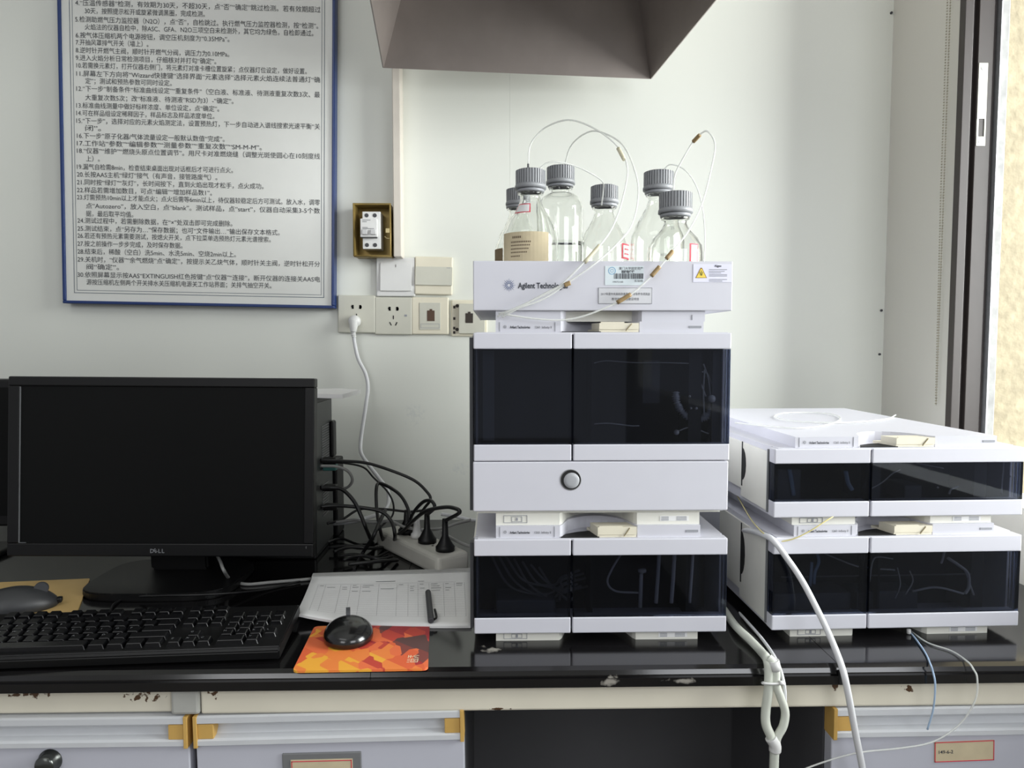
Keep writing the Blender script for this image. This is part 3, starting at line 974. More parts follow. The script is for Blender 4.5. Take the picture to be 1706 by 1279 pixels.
wrap(b2, 0.043, D1 - 1.5, D1 - 0.2, 0.05, 0.126, 'paper_label', mat('label_brown', (132, 114, 88), 0.8, var=0.1))
b3 = bottle(934, 1.262, 0.0405, 0.259, 'tall straight sided bottle with clear liquid behind the tan labelled one', 'round')
lev = P(934, 404, 1.262).z - (TZ + fl)
MB().lathe([(0, .004), (0.0370, .004), (0.0379, .009), (0.0379, lev - .0015), (0.0381, lev), (0, lev)], 40).obj('liquid', LIQ, b3)
b4 = bottle(1007, 1.245, 0.0425, 0.2225, 'glass bottle with a red edged sticker in the middle of the tray', cap_r=0.0238)
st = wrap(b4, 0.0425, D1 + 0.62, D1 + 1.38, 0.0955, 0.1215, 'square_sticker', RED)
s_ = wrap(b4, 0.0429, D1 + 0.70, D1 + 1.30, 0.0985, 0.1185, 'sticker_centre', PAPER, st)
wrap_bars(b4, 0.0438, [(D1 + .78, D1 + 1.2, .1105, .003), (D1 + .78, D1 + 1.2, .1025, .003)], RED, 'sticker_print', st)
b5 = bottle(1097.5, 1.165, 0.044, 0.2285, 'tall glass bottle behind the shorter bottle at the right', cap_r=0.0243)
b6 = bottle(1126, 1.062, 0.0405, 0.1735, 'short glass bottle at the front right of the tray', cap_r=0.0243)
st = wrap(b6, 0.0405, D1 + 0.28, D1 + 0.66, 0.068, 0.0955, 'red_sticker', RED)
wrap(b6, 0.0409, D1 + 0.34, D1 + 0.60, 0.070, 0.0935, 'sticker_centre', PAPER, st)
m = MB()
m.text('400', front(-0.029, -0.0312, 0.078), 0.006)
m.text('25', front(-0.012, -rad_at(b6, .121) + .0005, 0.118), 0.006)
m.obj('graduation', mat('grad_print', (130, 132, 132), 0.6), b6)


# ================================================================== TUBING
def tubing(pts, r, m, label, tags=(), cat='tubing', name='plastic_tubing', n=7, group=None, seg=8):
    t = thing(name, label, cat, Vector(pts[0]), 0, group)
    o = Vector(pts[0])
    MB().tube([Vector(p) - o for p in pts], r, seg, n).obj('tube', m, t)
    for a, b, mm in tags:
        MB().tube([Vector(a) - o, (Vector(a) + Vector(b)) / 2 - o, Vector(b) - o], r + .0016, 8, 3).obj('tape_tag', mm, t)
    return t


def PP(lst):
    return [P(*q) for q in lst]


G = 'thin clear solvent lines'
tubing([b1.location + Vector((-0.004, 0, 0.243))] + PP([(884, 240, 1.165), (908, 213, 1.15), (947, 200, 1.12), (990, 214, 1.08), (1030, 245, 1.05), (1045, 280, 1.03), (1038, 328, 1.00), (1021, 377, .975), (999, 409, .955), (970, 440, .944), (930, 478, .944), (888, 500, .944), (845, 519, .944), (829, 527, .95)]),
       0.0013, PTFE, 'clear tube arching highest from the tan labelled bottle down over the tray front',
       [(P(1030, 247, 1.049), P(1040, 266, 1.038), TAGC), (P(999, 409, .955), P(974, 437, .945), TAGC)], group=G)
tubing([b3.location + Vector((0.006, -0.004, 0.259))] + PP([(950, 245, 1.22), (972, 224, 1.18), (997, 219, 1.14), (1036, 240, 1.08), (1058, 286, 1.03), (1063, 328, 1.0), (1051, 377, .975), (1022, 412, .955), (990, 440, .944), (950, 468, .944), (905, 498, .944), (850, 517, .944), (831, 522, .95)]),
       0.0013, PTFE, 'clear tube looping from the straight sided bottle down across the tray', [], group=G)
tubing([b1.location + Vector((0.010, 0.004, 0.2315))] + PP([(910, 272, 1.17), (930, 270, 1.17), (957, 276, 1.175), (985, 289, 1.18), (1004, 303, 1.19), (1005, 318, 1.2), (1002, 342, 1.196)]),
       0.0014, PTFE, 'short clear tube bridging from the tan labelled bottle to the middle bottle', [], group=G)
tubing([b6.location + Vector((-0.004, 0, 0.174))] + PP([(1124, 292, 1.05), (1135, 269, 1.04), (1154, 237, 1.03), (1166, 224, 1.02), (1179, 219, 1.01), (1191, 241, 1.0), (1184, 284, .985), (1169, 340, .97), (1147, 384, .955), (1120, 419, .946), (1086, 459, .944), (1046, 494, .944), (1010, 512, .944), (970, 527, .944), (935, 533, .944), (893, 531, .944), (850, 525, .946), (833, 521, .95)]),
       0.0013, PTFE, 'long clear tube with brown tags looping at the right and sagging across the tray front',
       [(P(1155, 236, 1.03), P(1166, 224.5, 1.02), TAG), (P(1121, 418, .946), P(1110, 431, .944), TAG), (P(1099, 444, .944), P(1085, 460, .944), TAG), (P(1051, 490, .944), P(1028, 504, .944), TAG)], group=G)
tubing([b5.location + Vector((0.004, -0.004, 0.2287))] + PP([(1117, 274, 1.15), (1142, 284, 1.14), (1162, 315, 1.13), (1172, 360, 1.12), (1174, 405, 1.11), (1172, 437, 1.10)]),
       0.0011, PTFE, 'thin clear tube from the tall right bottle dropping into the tray', [], group=G)
tubing(PP([(950, 471, .944), (928, 479, .944), (900, 493, .944), (860, 515, .944), (836, 528, .948)]), 0.0015, PTFE,
       'clear tube ending in a brown tag over the printed maker name', [(P(950, 471, .944), P(940, 475, .944), TAG)], group=G)

# coil of clear tubing lying on the right-hand pair
zl = BZ + 0.16 + 0.109 + 0.015 + 0.0018
pts = [PZ(x, y, zl) for x, y in ((1225, 704), (1270, 709), (1330, 713), (1375, 708), (1400, 698), (1385, 690), (1345, 687), (1305, 688), (1290, 694), (1310, 700), (1350, 703), (1400, 704), (1450, 701), (1480, 697), (1492, 691))]
tubing(pts, 0.0013, PTFE, 'loose coil of clear tubing lying on top of the right-hand instrument pair')

# white mains cable from behind the taller stack, over the lower right module and down in front
tubing([P(1205, 893, 1.18)] + PP([(1225, 885, 1.12), (1250, 884, 1.04), (1275, 892, .975), (1290, 902, .952), (1310, 928, .945), (1335, 965, .935), (1360, 1012, .92), (1385, 1065, .90), (1403, 1112, .866), (1412, 1150, .858), (1425, 1220, .858), (1440, 1300, .86), (1450, 1400, .86)]),
       0.0042, CORDW, 'thick white cable curving over the right-hand modules and down past the bench edge', cat='cable', name='white_cable', n=9, seg=12)
tubing([P(1208, 985, 1.22), P(1213, 1000, 1.16)] + [PZ(1240, 1030, .803), PZ(1268, 1062, .803), PZ(1291, 1095, .805)] + PP([(1303, 1125, .862), (1308, 1160, .855), (1304, 1205, .858), (1297, 1240, .862), (1292, 1300, .87)]),
       0.0022, CORDW, 'thin grey-white cable running beside the silicone drain hose', cat='cable', name='white_cable')
tubing([P(1214, 800, 1.15)] + PP([(1232, 832, 1.10), (1252, 866, 1.02), (1272, 888, .975), (1292, 901, .961), (1320, 898, .955), (1350, 884, .953), (1375, 868, .955), (1392, 858, .962)]),
       0.0009, TUBEY, 'fine yellowed capillary tube hanging between the two instrument stacks', cat='tubing')
tubing([P(1514, 1050, .985), PZ(1527, 1066, BZ + .002), PZ(1542, 1088, BZ + .002), PZ(1550, 1106, BZ + .003)] + PP([(1554, 1118, .868), (1558, 1140, .862), (1555, 1180, .866), (1545, 1215, .868)]),
       0.0012, TUBEB, 'thin blue tube dropping from under the right-hand modules', cat='tubing')
tubing([P(1516, 1050, .985), PZ(1545, 1070, BZ + .002), PZ(1585, 1084, BZ + .002), PZ(1612, 1102, BZ + .003)] + PP([(1622, 1115, .868), (1628, 1130, .862), (1625, 1165, .86), (1600, 1205, .862), (1555, 1235, .862), (1500, 1246, .864), (1440, 1252, .866), (1395, 1262, .866), (1345, 1279, .866), (1320, 1292, .866)]),
       0.0011, PTFE, 'thin clear tube looping over the bench edge to the right drawers', cat='tubing')
MB().lathe([(0, -.004), (.003, -.003), (.003, .003), (0, .004)], 12, Matrix.Translation((0, 0, 0.004))).obj('tube_fitting', WHITE, None).location = PZ(1514, 1056, BZ)
tag(bpy.data.objects['tube_fitting'], 'small white fitting on the bench at the end of the blue tube', 'fitting')

# silicone drain hose with Y-pieces
hose = thing('drain_hose', 'thick milky silicone drain hose splitting in two over the bench edge', 'hose', P(1280, 1100, .87))
o = hose.location.copy()


def hz(lst):
    return [Vector(p) - o for p in lst]


MB().tube(hz([P(1206, 1015, 1.08), PZ(1225, 1042, .808), PZ(1250, 1066, .808), PZ(1268, 1085, .808), P(1278, 1098, .862), P(1281, 1118, .855), P(1280, 1150, .855), P(1276, 1180, .858), P(1276, 1205, .858), P(1284, 1225, .858), P(1291, 1238, .858)]), 0.0058, 12, 9).obj('main_tube', SILIC, hose)
MB().tube(hz([P(1280, 1095, .857), P(1290, 1105, .853), P(1293, 1122, .853), P(1293, 1140, .853), P(1300, 1160, .855), P(1308, 1185, .858), P(1305, 1208, .858), P(1296, 1225, .858), P(1291, 1238, .858)]), 0.0052, 12, 9).obj('branch_tube', SILIC, hose)
MB().tube(hz([P(1291, 1232, .858), P(1290, 1260, .86), P(1288, 1330, .865), P(1287, 1420, .87)]), 0.0058, 12, 6).obj('lower_tube', SILIC, hose)
MB().tube(hz([P(1284, 1228, .857), P(1291, 1240, .857), P(1291, 1250, .858)]), 0.0075, 12, 6).obj('y_piece', WHITE, hose)
MB().tube(hz([P(1289, 1100, .853), P(1293, 1116, .852)]), 0.0066, 12, 4, raw=True).obj('connector', WHITE, hose)
m = MB()
m.tube(hz([P(1271, 1138, .848), P(1286, 1139, .846), P(1300, 1138, .848), P(1300, 1137, .864), P(1286, 1137, .866), P(1271, 1137, .862), P(1271, 1138, .848)]), 0.0016, 6, 5)
m.tube(hz([P(1298, 1137, .846), P(1306, 1138, .846)]), 0.0028, 6, raw=True)
m.obj('cable_tie', WHITE, hose)


# ================================================================== SIGN BOARD
sx0, sx1 = P(105, 504, 1.612).x, P(557, 513, 1.612).x
SW = sx1 - sx0
sign = thing('sign_board', 'white instruction board with a blue frame and Chinese text on the wall', 'sign', (sx0, 1.637, P(105, 505, 1.612).z), 0)
sign.rotation_euler = (0, R(1.05), 0)
SH = 0.78
MB().box(0.004, -0.022, 0.004, SW - 0.004, -0.002, SH - 0.004).obj('panel', SIGNP, sign)
m = MB()
fw = 0.0065
m.box(0, -0.027, 0, SW, 0, fw, 0.0015).box(0, -0.027, SH - fw, SW, 0, SH, 0.0015).box(0, -0.027, fw, fw, 0, SH - fw, 0.0015).box(SW - fw, -0.027, fw, SW, 0, SH - fw, 0.0015)
m.obj('frame', BLUE, sign)
m = MB()
for ins, w in ((0.0235, 0.0012), (0.0295, 0.0009)):
    y = -0.0224
    a, b, c, d = ins, SW - ins, ins, SH - ins
    for q in ((a, c, b, c + w), (a, d - w, b, d), (a, c, a + w, d), (b - w, c, b, d)):
        m.quad((q[0], y, q[1]), (q[2], y, q[1]), (q[2], y, q[3]), (q[0], y, q[3]))
m.obj('border_lines', mat('border_ink', (74, 88, 104), 0.5), sign)
LINES = [
    (4, 125, 534, '4.“压温传感器”检测，有效期为30天，不超30天，点“否”“确定”跳过检测。若有效期超过'),
    (17.5, 141, 341, '30天，按照提示松开或旋紧微调黑圈，完成检测。'),
    (31.5, 125, 530, '5.检测助燃气压力监控器（N2O），点“否”，自检跳过。执行燃气压力监控器检测，按“检测”。'),
    (44.5, 141, 522, '火焰法的仪器自检中，除ASC、GFA、N2O三项空白未检测外，其它均为绿色，自检即通过。'),
    (58, 126, 382, '6.按气体压缩机两个电源按钮，调空压机刻度为“0.35MPa”。'),
    (70, 126, 247, '7.开抽风罩排气开关（墙上）。'),
    (83, 126, 382, '8.逆时针开燃气主阀，顺时针开燃气分阀，调压力为0.10MPa。'),
    (95.7, 126, 360, '9.进入火焰分析日常检测项目，仔细核对并打勾“确定”。'),
    (108.3, 127, 511, '10.若需换元素灯，打开仪器右侧门，将元素灯对准卡槽位置旋紧；点仪器灯位设定，做好设置。'),
    (122, 127, 533, '11.屏幕左下方向将“Wizzard快捷键”选择界面“元素选择”选择元素火焰连续法普通灯“确'),
    (134.5, 142, 286, '定”；测试和预热参数可同时设定。'),
    (147, 127, 533, '12.“下一步”制备条件“标准曲线设定”“重复条件”（空白液、标准液、待测液重复次数3次、最'),
    (162, 142, 389, '大重复次数5次；改“标准液、待测液”RSD为3）-“确定”。'),
    (175, 127, 365, '13.标准曲线测量中做好标样浓度、单位设定，点“确定”。'),
    (187.7, 127, 357, '14.可在样品组设定稀释因子，样品标志及样品浓度单位。'),
    (200.5, 127, 533, '15.“下一步”，选择对应的元素火焰测定法，设置预热灯，下一步自动进入谱线搜索光速平衡“关'),
    (213, 142, 168, '闭”。'),
    (225.5, 128, 374, '16.下一步”原子化器/气体流量设定一般默认数值“完成”。'),
    (238, 128, 436, '17.工作站“参数”“编辑参数”“测量参数”“重复次数”“SM-M-M”。'),
    (250.5, 128, 533, '18.“仪器”“维护”“燃烧头原点位置调节”。用尺卡对准燃烧缝（调整光斑使圆心在10刻度线'),
    (264, 143, 166, '上）。'),
    (277.3, 128, 388, '19.漏气自检需8min，检查结束桌面出现对话框后才可进行点火。'),
    (290, 128, 362, '20.长按AAS主机“绿灯”接气（有声音，接管路废气）。'),
    (303, 128, 439, '21.同时按“绿灯”“灰灯”，长时间按下，直到火焰出现才松手，点火成功。'),
    (316, 128, 353, '22.样品若需增加数目，可点“编辑”“增加样品数1”。'),
    (328, 128, 533, '23.灯需预热10min以上才能点火；点火后需等6min以上，待仪器较稳定后方可测试。放入水，调零'),
    (342.3, 143, 533, '点“Autozero”，放入空白，点“blank”。测试样品，点“start”，仪器自动采集3-5个数'),
    (355.5, 143, 222, '据，最后取平均值。'),
    (366.8, 129, 387, '24.测试过程中，若需删除数据，在“×”处双击即可完成删除。'),
    (380, 129, 466, '25.测试结束，点“另存为…”保存数据；也可“文件输出…”输出保存文本格式。'),
    (392, 129, 451, '26.若还有预热元素需要测试，按熄火开关，点下拉菜单选预热灯元素光谱搜索。'),
    (405.3, 129, 304, '27.按之前操作一步步完成，及时保存数据。'),
    (418.3, 129, 393, '28.结束后，稀酸（空白）洗5min、水洗5min、空烧2min以上。'),
    (431.5, 129, 533, '29.关机时，“仪器”“余气燃烧”点“确定”，按提示关乙炔气体，顺时针关主阀，逆时针松开分'),
    (444, 144, 198, '阀“确定”。'),
    (457, 129, 533, '30.依照屏幕显示按AAS“EXTINGUISH红色按键”点“仪器”“连接”，断开仪器的连接关AAS电'),
    (469.5, 144, 452, '源按压缩机左侧两个开关排水关压缩机电源关工作站界面；关排气抽空开关。'),
]
# centre height of each line measured half way along it; board x = 0 at its lower left corner
m = MB()
Minv = (Matrix.Translation(sign.location) @ sign.rotation_euler.to_matrix().to_4x4()).inverted()
for yc, xl, xr, s in LINES:
    a = Minv @ P(xl, yc, 1.614)
    b = Minv @ P(xr, yc + 0.025 * (xr - xl), 1.614)
    m.text(s, front(a.x, -0.0226, a.z - 0.0052), 0.0140, b.x - a.x, bold=0.0, res=3)
m.obj('lettering', INK, sign)


# ================================================================== SWITCHES, SOCKETS, BREAKER
def plate_at(name, label, cat, px, py, w, tilt, m, d=0.009, h=None, bev=0.0025):
    c = P(px, py, WY - d)
    h = h or w
    t = thing(name, label, cat, (c.x, WY, c.z))
    t.rotation_euler = (0, R(tilt), 0)
    MB().box(-w / 2, -d, -h / 2, w / 2, 0, h / 2, bev).obj('plate', m, t)
    return t


def tslot(mb, x, z, w, h, y, rot=0.0):
    M = Matrix.Translation((x, y, z)) @ Matrix.Rotation(rot, 4, 'Y')
    mb.box(-w / 2, -0.0006, -h / 2, w / 2, 0.0004, h / 2, M=M)


def five_hole(t, d):
    m = MB()
    for s in (-1, 1):
        tslot(m, s * 0.0085, 0.016, 0.0045, 0.0085, -d, 0)
        m.prism([(s * 0.0085 - .0022, .0120), (s * 0.0085 + .0022, .0120), (s * 0.0085 + s * .0040, .0160), (s * 0.0085 + .0022, .0205), (s * 0.0085 - .0022, .0205)], -d - .0006, -d + .0004, 'y')
        tslot(m, s * 0.0065, -0.018, 0.0022, 0.0085, -d, R(28) * s)
    tslot(m, 0, -0.0035, 0.0022, 0.0085, -d)
    m.obj('pin_holes', BLACK_M, t)


SG = 'white wall sockets below the switches'
so1 = plate_at('wall_socket', 'white wall socket with a white plug in it', 'socket', 594, 523, 0.0855, 0.6, IVORY)
so1['group'] = SG
five_hole(so1, 0.009)
so2 = plate_at('wall_socket', 'empty five-hole wall socket beside the plugged one', 'socket', 655.5, 526, 0.0855, 0.6, IVORY)
so2['group'] = SG
five_hole(so2, 0.009)
m = MB()
tslot(m, 0.028, 0.001, 0.006, 0.0045, -0.009)
m.obj('indicator_mark', PRINT_L, so2)
ds = plate_at('data_socket', 'cream data socket with a square opening right of the empty socket', 'socket', 716.5, 526, 0.0845, 0.3, CREAM)
m = MB()
m.box(-0.024, -0.0102, -0.032, 0.024, -0.009, 0.030, 0.0005)
ins = m.obj('insert', IVORY, ds)
m = MB(); tslot(m, 0.002, 0.000, 0.017, 0.024, -0.0102); tslot(m, 0.002, 0.0135, 0.006, 0.004, -0.0102)
m.obj('port_opening', mat('port_brown', (84, 62, 48), 0.6), ins)
m = MB()
for z in (-.0185, -.0275):
    m.box(-0.021, -0.0105, z - .0004, 0.021, -0.0101, z + .0004)
for x in (-.021, .021):
    m.box(x - .0004, -0.0105, -.0275, x + .0004, -0.0101, -.0185)
m.obj('label_window', PRINT_L, ins)
ds2 = plate_at('data_socket', 'broken data socket without its cover beside the taller stack', 'socket', 782, 530, 0.0835, 0.6, CREAM, 0.006)
MB().box(-0.024, -0.014, -0.035, 0.036, -0.006, 0.033, 0.001).obj('insert', IVORY, ds2)
m = MB(); tslot(m, 0.0, 0.000, 0.017, 0.022, -0.014); tslot(m, 0.0, 0.0125, 0.006, 0.004, -0.014)
for z in (0.028, 0.002, -0.020, -0.030):
    tslot(m, -0.0345, z - .003, 0.005, 0.006, -0.006)
m.cyl((-0.028, -0.0065, 0.028), 0.004, 0.001, 'y', 14).cyl((-0.028, -0.0065, -0.026), 0.004, 0.001, 'y', 14)
m.obj('fixing_holes', mat('socket_dark', (52, 44, 38), 0.6), ds2)

sw1 = plate_at('light_switch', 'white rocker switch with a wide frame, left of the cream one', 'switch', 659, 461, 0.0885, 0.2, WHITE, 0.010)
rk = MB().prism([(-0.0100, -0.032), (-0.0155, -0.032), (-0.0115, 0.032), (-0.0100, 0.032)], -0.0345, 0.0365, 'x', 0.0006).obj('rocker', WHITE, sw1)
MB().box(0.0005, -0.0126, 0.0215, 0.0015, -0.0118, 0.0275).obj('switch_mark', DGREY, rk)
sw2 = plate_at('light_switch', 'cream switch with a horizontal rocker, right of the white one', 'switch', 722.5, 459, 0.0855, 1.2, CREAM, 0.012)
rk = MB().prism([(-0.0120, -0.022), (-0.0165, -0.022), (-0.0135, 0.020), (-0.0120, 0.020)], -0.0415, 0.0425, 'x', 0.0006).obj('rocker', IVORY, sw2)
MB().box(0.029, -0.0142, 0.0175, 0.038, -0.0135, 0.0185).obj('switch_mark', PRINT_L, rk)

# breaker box
bx = thing('breaker_box', 'open brass coloured tin box holding a circuit breaker on the wall', 'breaker', (P(620, 383, 1.59).x, WY, P(620, 383, 1.59).z))
bw, bh, bd = 0.0405, 0.0575, 0.050
m = MB()
m.box(-bw, -bd, -bh, -bw + .0022, 0, bh).box(bw - .0022, -bd, -bh, bw, 0, bh).box(-bw + .0022, -bd, -bh, bw - .0022, 0, -bh + .0022).box(-bw + .0022, -bd, bh - .0022, bw - .0022, 0, bh)
m.box(-bw, -.002, -bh, bw, -.0001, bh)
m.tube([(-bw, -bd, -bh), (bw, -bd, -bh), (bw, -bd, bh), (-bw, -bd, bh), (-bw, -bd, -bh)], 0.002, 6, raw=True)
m.obj('tin_box', BRASS, bx)
m = MB().box(bw - .014, -.030, -.003, bw - .0022, -.028, .007, .0004)
m.tube([(bw - .004, -.03, -.016), (bw - .012, -.03, -.015), (bw - .016, -.03, -.011)], .0016, 6)
m.obj('fixing_lug', mat('lug_brass', (206, 190, 140), 0.35, metal=0.5), bx)
br = MB().box(-.024, -.046, -.041, .016, -.006, .041, .001).box(-.027, -.056, -.016, .010, -.046, .024, .001).obj('breaker', WHITE, bx)
br.location = (0.002, 0, 0)
m = MB()
for z in (.0325, -.0325):
    for x in (-.0145, .0035):
        MB().cyl((x, -.0468, z), .0045, .001, 'y', 16).obj('screw_hole', DGREY, br)
m.box(-.0255, -.0562, -.0175, .009, -.0460, -.0162)
m.obj('lower_edge', DGREY, br)
for x in (-.0225, -.004):
    lv = MB().box(x, -.063, -.0115, x + .012, -.056, -.0005, .001).obj('lever', mat('lever_grey', (196, 196, 196), 0.4), br)
m = MB()
for z, w in ((.020, .018), (.0165, .010), (.004, .012), (.0015, .026)):
    m.quad((-.0225, -.0565, z), (-.0225 + w, -.0565, z), (-.0225 + w, -.0565, z + .001), (-.0225, -.0565, z + .001))
m.obj('breaker_print', PRINT, br)

# the white plug and its cord down the wall
pc = P(592, 535, WY - 0.012)
plug = thing('power_plug', 'white angled plug and cord hanging from the left wall socket', 'plug', (pc.x, WY - 0.0097, pc.z))
m = MB()
m.lathe([(0, 0), (0.0125, 0), (0.0135, .004), (0.0135, .014), (0.011, .022), (0, .024)], 24, Matrix.Rotation(pi / 2, 4, 'X'))
m.tube([(0, -.016, .002), (-.001, -.018, -.012), (-.002, -.017, -.024)], .01, 14, 5, rad=lambda t: .0115 - .0045 * t)
m.obj('plug_body', WHITE, plug)
m = MB()
for k in range(4):
    z = -.024 - .0035 * k
    m.lathe([(0, -.0012), (.0058, -.0012), (.0058, .0012), (0, .0012)], 14, Matrix.Translation((-.002 + .0002 * k, -.0165, z)))
m.obj('strain_relief', WHITE, plug)
o = plug.location.copy()
pts = [Vector((-.002, -.0165, -.024)) + o] + PP([(591, 572, 1.615), (597, 598, 1.615), (609, 622, 1.615), (613, 645, 1.61), (610, 672, 1.605), (605, 705, 1.60), (601, 735, 1.59), (602, 755, 1.575), (615, 775, 1.555), (632, 797, 1.53), (645, 815, 1.51), (648, 832, 1.49), (642, 848, 1.46), (625, 858, 1.42), (590, 868, 1.40), (555, 872, 1.42)])
MB().tube([p - o for p in pts], .0042, 10, 7).obj('cord', CORDW, plug)

# ================================================================== COMPUTER
mon = thing('monitor', 'large black monitor with a dark screen standing behind the keyboard', 'monitor', (P(270, 1000, 1.2).x, 1.19, BZ))
MW2, MH = 0.507, 0.300
mx = P(264, 780, 1.18).x - mon.location.x
mz = P(270, 928, 1.175).z - BZ
T = Matrix.Translation((mx, -0.012, mz)) @ Matrix.Rotation(R(-3.5), 4, 'X') @ Matrix.Rotation(R(0.5), 4, 'Y')
w2 = MW2 / 2
m = MB()
bz_ = 0.016
m.box(-w2, 0, 0, w2, 0.022, 0.022, 0.002, M=T).box(-w2, 0, MH - bz_, w2, 0.022, MH, 0.002, M=T)
m.box(-w2, 0, 0.022, -w2 + bz_ + .002, 0.022, MH - bz_, 0.0015, M=T).box(w2 - bz_, 0, 0.022, w2, 0.022, MH - bz_, 0.0015, M=T)
m.box(-w2 + .004, 0.020, 0.004, w2 - .004, 0.034, MH - .004, 0.004, M=T).box(-0.12, 0.03, 0.06, 0.12, 0.055, 0.24, 0.01, M=T)
hs = m.obj('housing', BLACK, mon)
MB().box(-w2 + bz_, 0.0035, 0.020, w2 - bz_ + .002, 0.0195, MH - bz_ + .002, M=T).obj('screen', SCREEN, mon)
m = MB()
m.box(-w2 + bz_ + .0022, 0.0012, 0.0225, -w2 + bz_ + .0032, 0.0040, MH - bz_ - .001, M=T)
m.box(-w2 + bz_ + .0022, 0.0012, 0.0222, -w2 + bz_ + .014, 0.0030, 0.0230, M=T)
m.obj('bezel_glint', mat('bezel_glint_grey', (110, 112, 114), 0.35), hs)  # glint along the inner bezel edge, put in as light grey strips
m = MB()
for ch, x, rot in (('D', -.0115, 0), ('E', -.0052, 35), ('L', .0020, 0), ('L', .0078, 0)):
    M = T @ Matrix.Translation((x - .006, -0.0004, 0.0065)) @ Matrix.Rotation(pi / 2, 4, 'X')
    if rot:
        M = M @ Matrix.Translation((.0015, .002, 0)) @ Matrix.Rotation(R(rot), 4, 'Z') @ Matrix.Translation((-.0005, -.0025, 0))
    m.text(ch, M, 0.0092, bold=0.0003)
m.obj('maker_badge', mat('badge_silver', (120, 121, 124), 0.4), hs)
MB().box(w2 - .012, -0.0003, 0.014, w2 - .0112, 0.0005, 0.018, M=T).obj('power_light', MGREY, hs)
MB().prism([(0.055, 0.012), (0.085, 0.012), (0.075, 0.20), (0.040, 0.20)], mx - 0.05, mx + 0.05, 'x', 0.004).obj('neck', BLACK, mon)
poly = []
for k in range(32):
    a = 2 * pi * k / 32
    poly.append((mx + 0.125 * math.copysign(abs(cos(a)) ** .5, cos(a)), 0.03 + 0.095 * math.copysign(abs(sin(a)) ** .5, sin(a))))
MB().prism(poly, 0, 0.012, 'z', 0.002).obj('base', BLACK, mon)

# second monitor, mostly outside the picture
mon2 = thing('monitor', 'second black monitor at the picture edge behind the large one', 'monitor', (P(-120, 980, 1.3).x, 1.34, BZ))
mr = P(64, 632, 1.30)
rx_ = mr.x - mon2.location.x
MB().box(rx_ - 0.50, -0.03, 0.075, rx_, 0.0, mr.z - BZ, 0.004).obj('housing', BLACK, mon2)
MB().box(rx_ - 0.485, -0.031, 0.095, rx_ - 0.015, -0.0295, mr.z - BZ - 0.015).obj('screen', SCREEN, mon2)
MB().box(rx_ - 0.29, 0.0, 0.01, rx_ - 0.21, 0.03, 0.22, 0.004).obj('neck', BLACK, mon2)
MB().box(rx_ - 0.37, -0.08, 0, rx_ - 0.13, 0.10, 0.012, 0.004).obj('base', BLACK, mon2)

# computer case seen edge-on behind the monitor
px1 = -0.345
pc_ = thing('computer_case', 'black desktop computer case standing on end behind the monitor', 'computer', (px1, 1.340, BZ))
ph = P(540, 661, 1.39).z - BZ
MB().box(-0.30, 0, 0, 0, 0.145, ph, 0.003).obj('case_shell', BLACK, pc_)
m = MB().box(-0.001, 0.006, 0.01, 0.0012, 0.139, ph - .01)
rp = m.obj('rear_panel', mat('rear_panel_grey', (70, 72, 72), 0.4, metal=0.4), pc_)
m = MB()
for k in range(18):
    z = ph - 0.06 - k * 0.005
    m.box(0.0010, 0.05, z, 0.0024, 0.11, z + 0.0022)
m.obj('vent_slots', MGREY, rp)
m = MB()
for k in range(12):
    z = 0.13 - k * 0.0055
    m.box(0.0010, 0.05, z, 0.0024, 0.10, z + 0.0024)
m.obj('vent_slots', MGREY, rp)
MB().box(0.0, 0.115, ph - 0.13, 0.010, 0.143, ph - 0.055, 0.004).obj('rear_bulge', BLACK, pc_)
paper = MB()
pa = [P(500, 647, 1.36), P(608, 656, 1.34), P(590, 664, 1.30), P(500, 662, 1.30)]
zt_ = BZ + ph
pp = [Vector((-0.45, 1.46, zt_ + .0025)), Vector((-0.32, 1.47, zt_ + .0035)), Vector((-0.279, 1.455, zt_ + .0015)), Vector((-0.297, 1.37, zt_ - .002)), Vector((-0.34, 1.35, zt_ + .0012)), Vector((-0.45, 1.35, zt_ + .0012))]
A = [paper.bm.verts.new(p) for p in pp]; B = [paper.bm.verts.new(p + Vector((0, 0, .008))) for p in pp]
paper.bm.faces.new(A[::-1]); paper.bm.faces.new(B)
for i in range(6):
    paper.bm.faces.new((A[i], A[(i + 1) % 6], B[(i + 1) % 6], B[i]))
bmesh.ops.recalc_face_normals(paper.bm, faces=paper.bm.faces)
tag(paper.obj('paper_stack', PAPER), 'thin stack of papers lying on top of the computer case', 'papers')
# dark power adapter beside the case
tag(MB().box(-0.385, 1.495, BZ, -0.338, 1.56, BZ + 0.165, 0.004).obj('adapter_box', BLACK), 'black upright box behind the cables beside the computer case', 'box')

# keyboard
kb = thing('keyboard', 'black full-size keyboard lying in front of the monitor', 'keyboard', (-0.283, 0.907, BZ), R(3.6))
kb.scale = (1, 0.92, 1)
KT = Matrix.Translation((0, 0, 0.010)) @ Matrix.Rotation(R(3.5), 4, 'X')
KL = 0.445
m = MB()
m.prism([(0.0, -0.008), (-0.002, 0.004), (0.002, 0.009), (0.132, 0.011), (0.137, 0.008), (0.137, -0.006)], -KL, 0, 'x', 0.0015, M=KT)
m.box(-KL + .02, 0.10, 0.0, -KL + .06, 0.115, 0.016).box(-.06, 0.10, 0.0, -.02, 0.115, 0.016)
m.obj('keyboard_case', BLACK, kb)
u = 0.0189
rows = []


def keyrow(y, spec, x0=-KL + 0.010):
    x = x0
    for s in spec:
        if isinstance(s, tuple):
            x += s[0] * u
            continue
        rows.append((x, y, s * u, u)); x += s * u


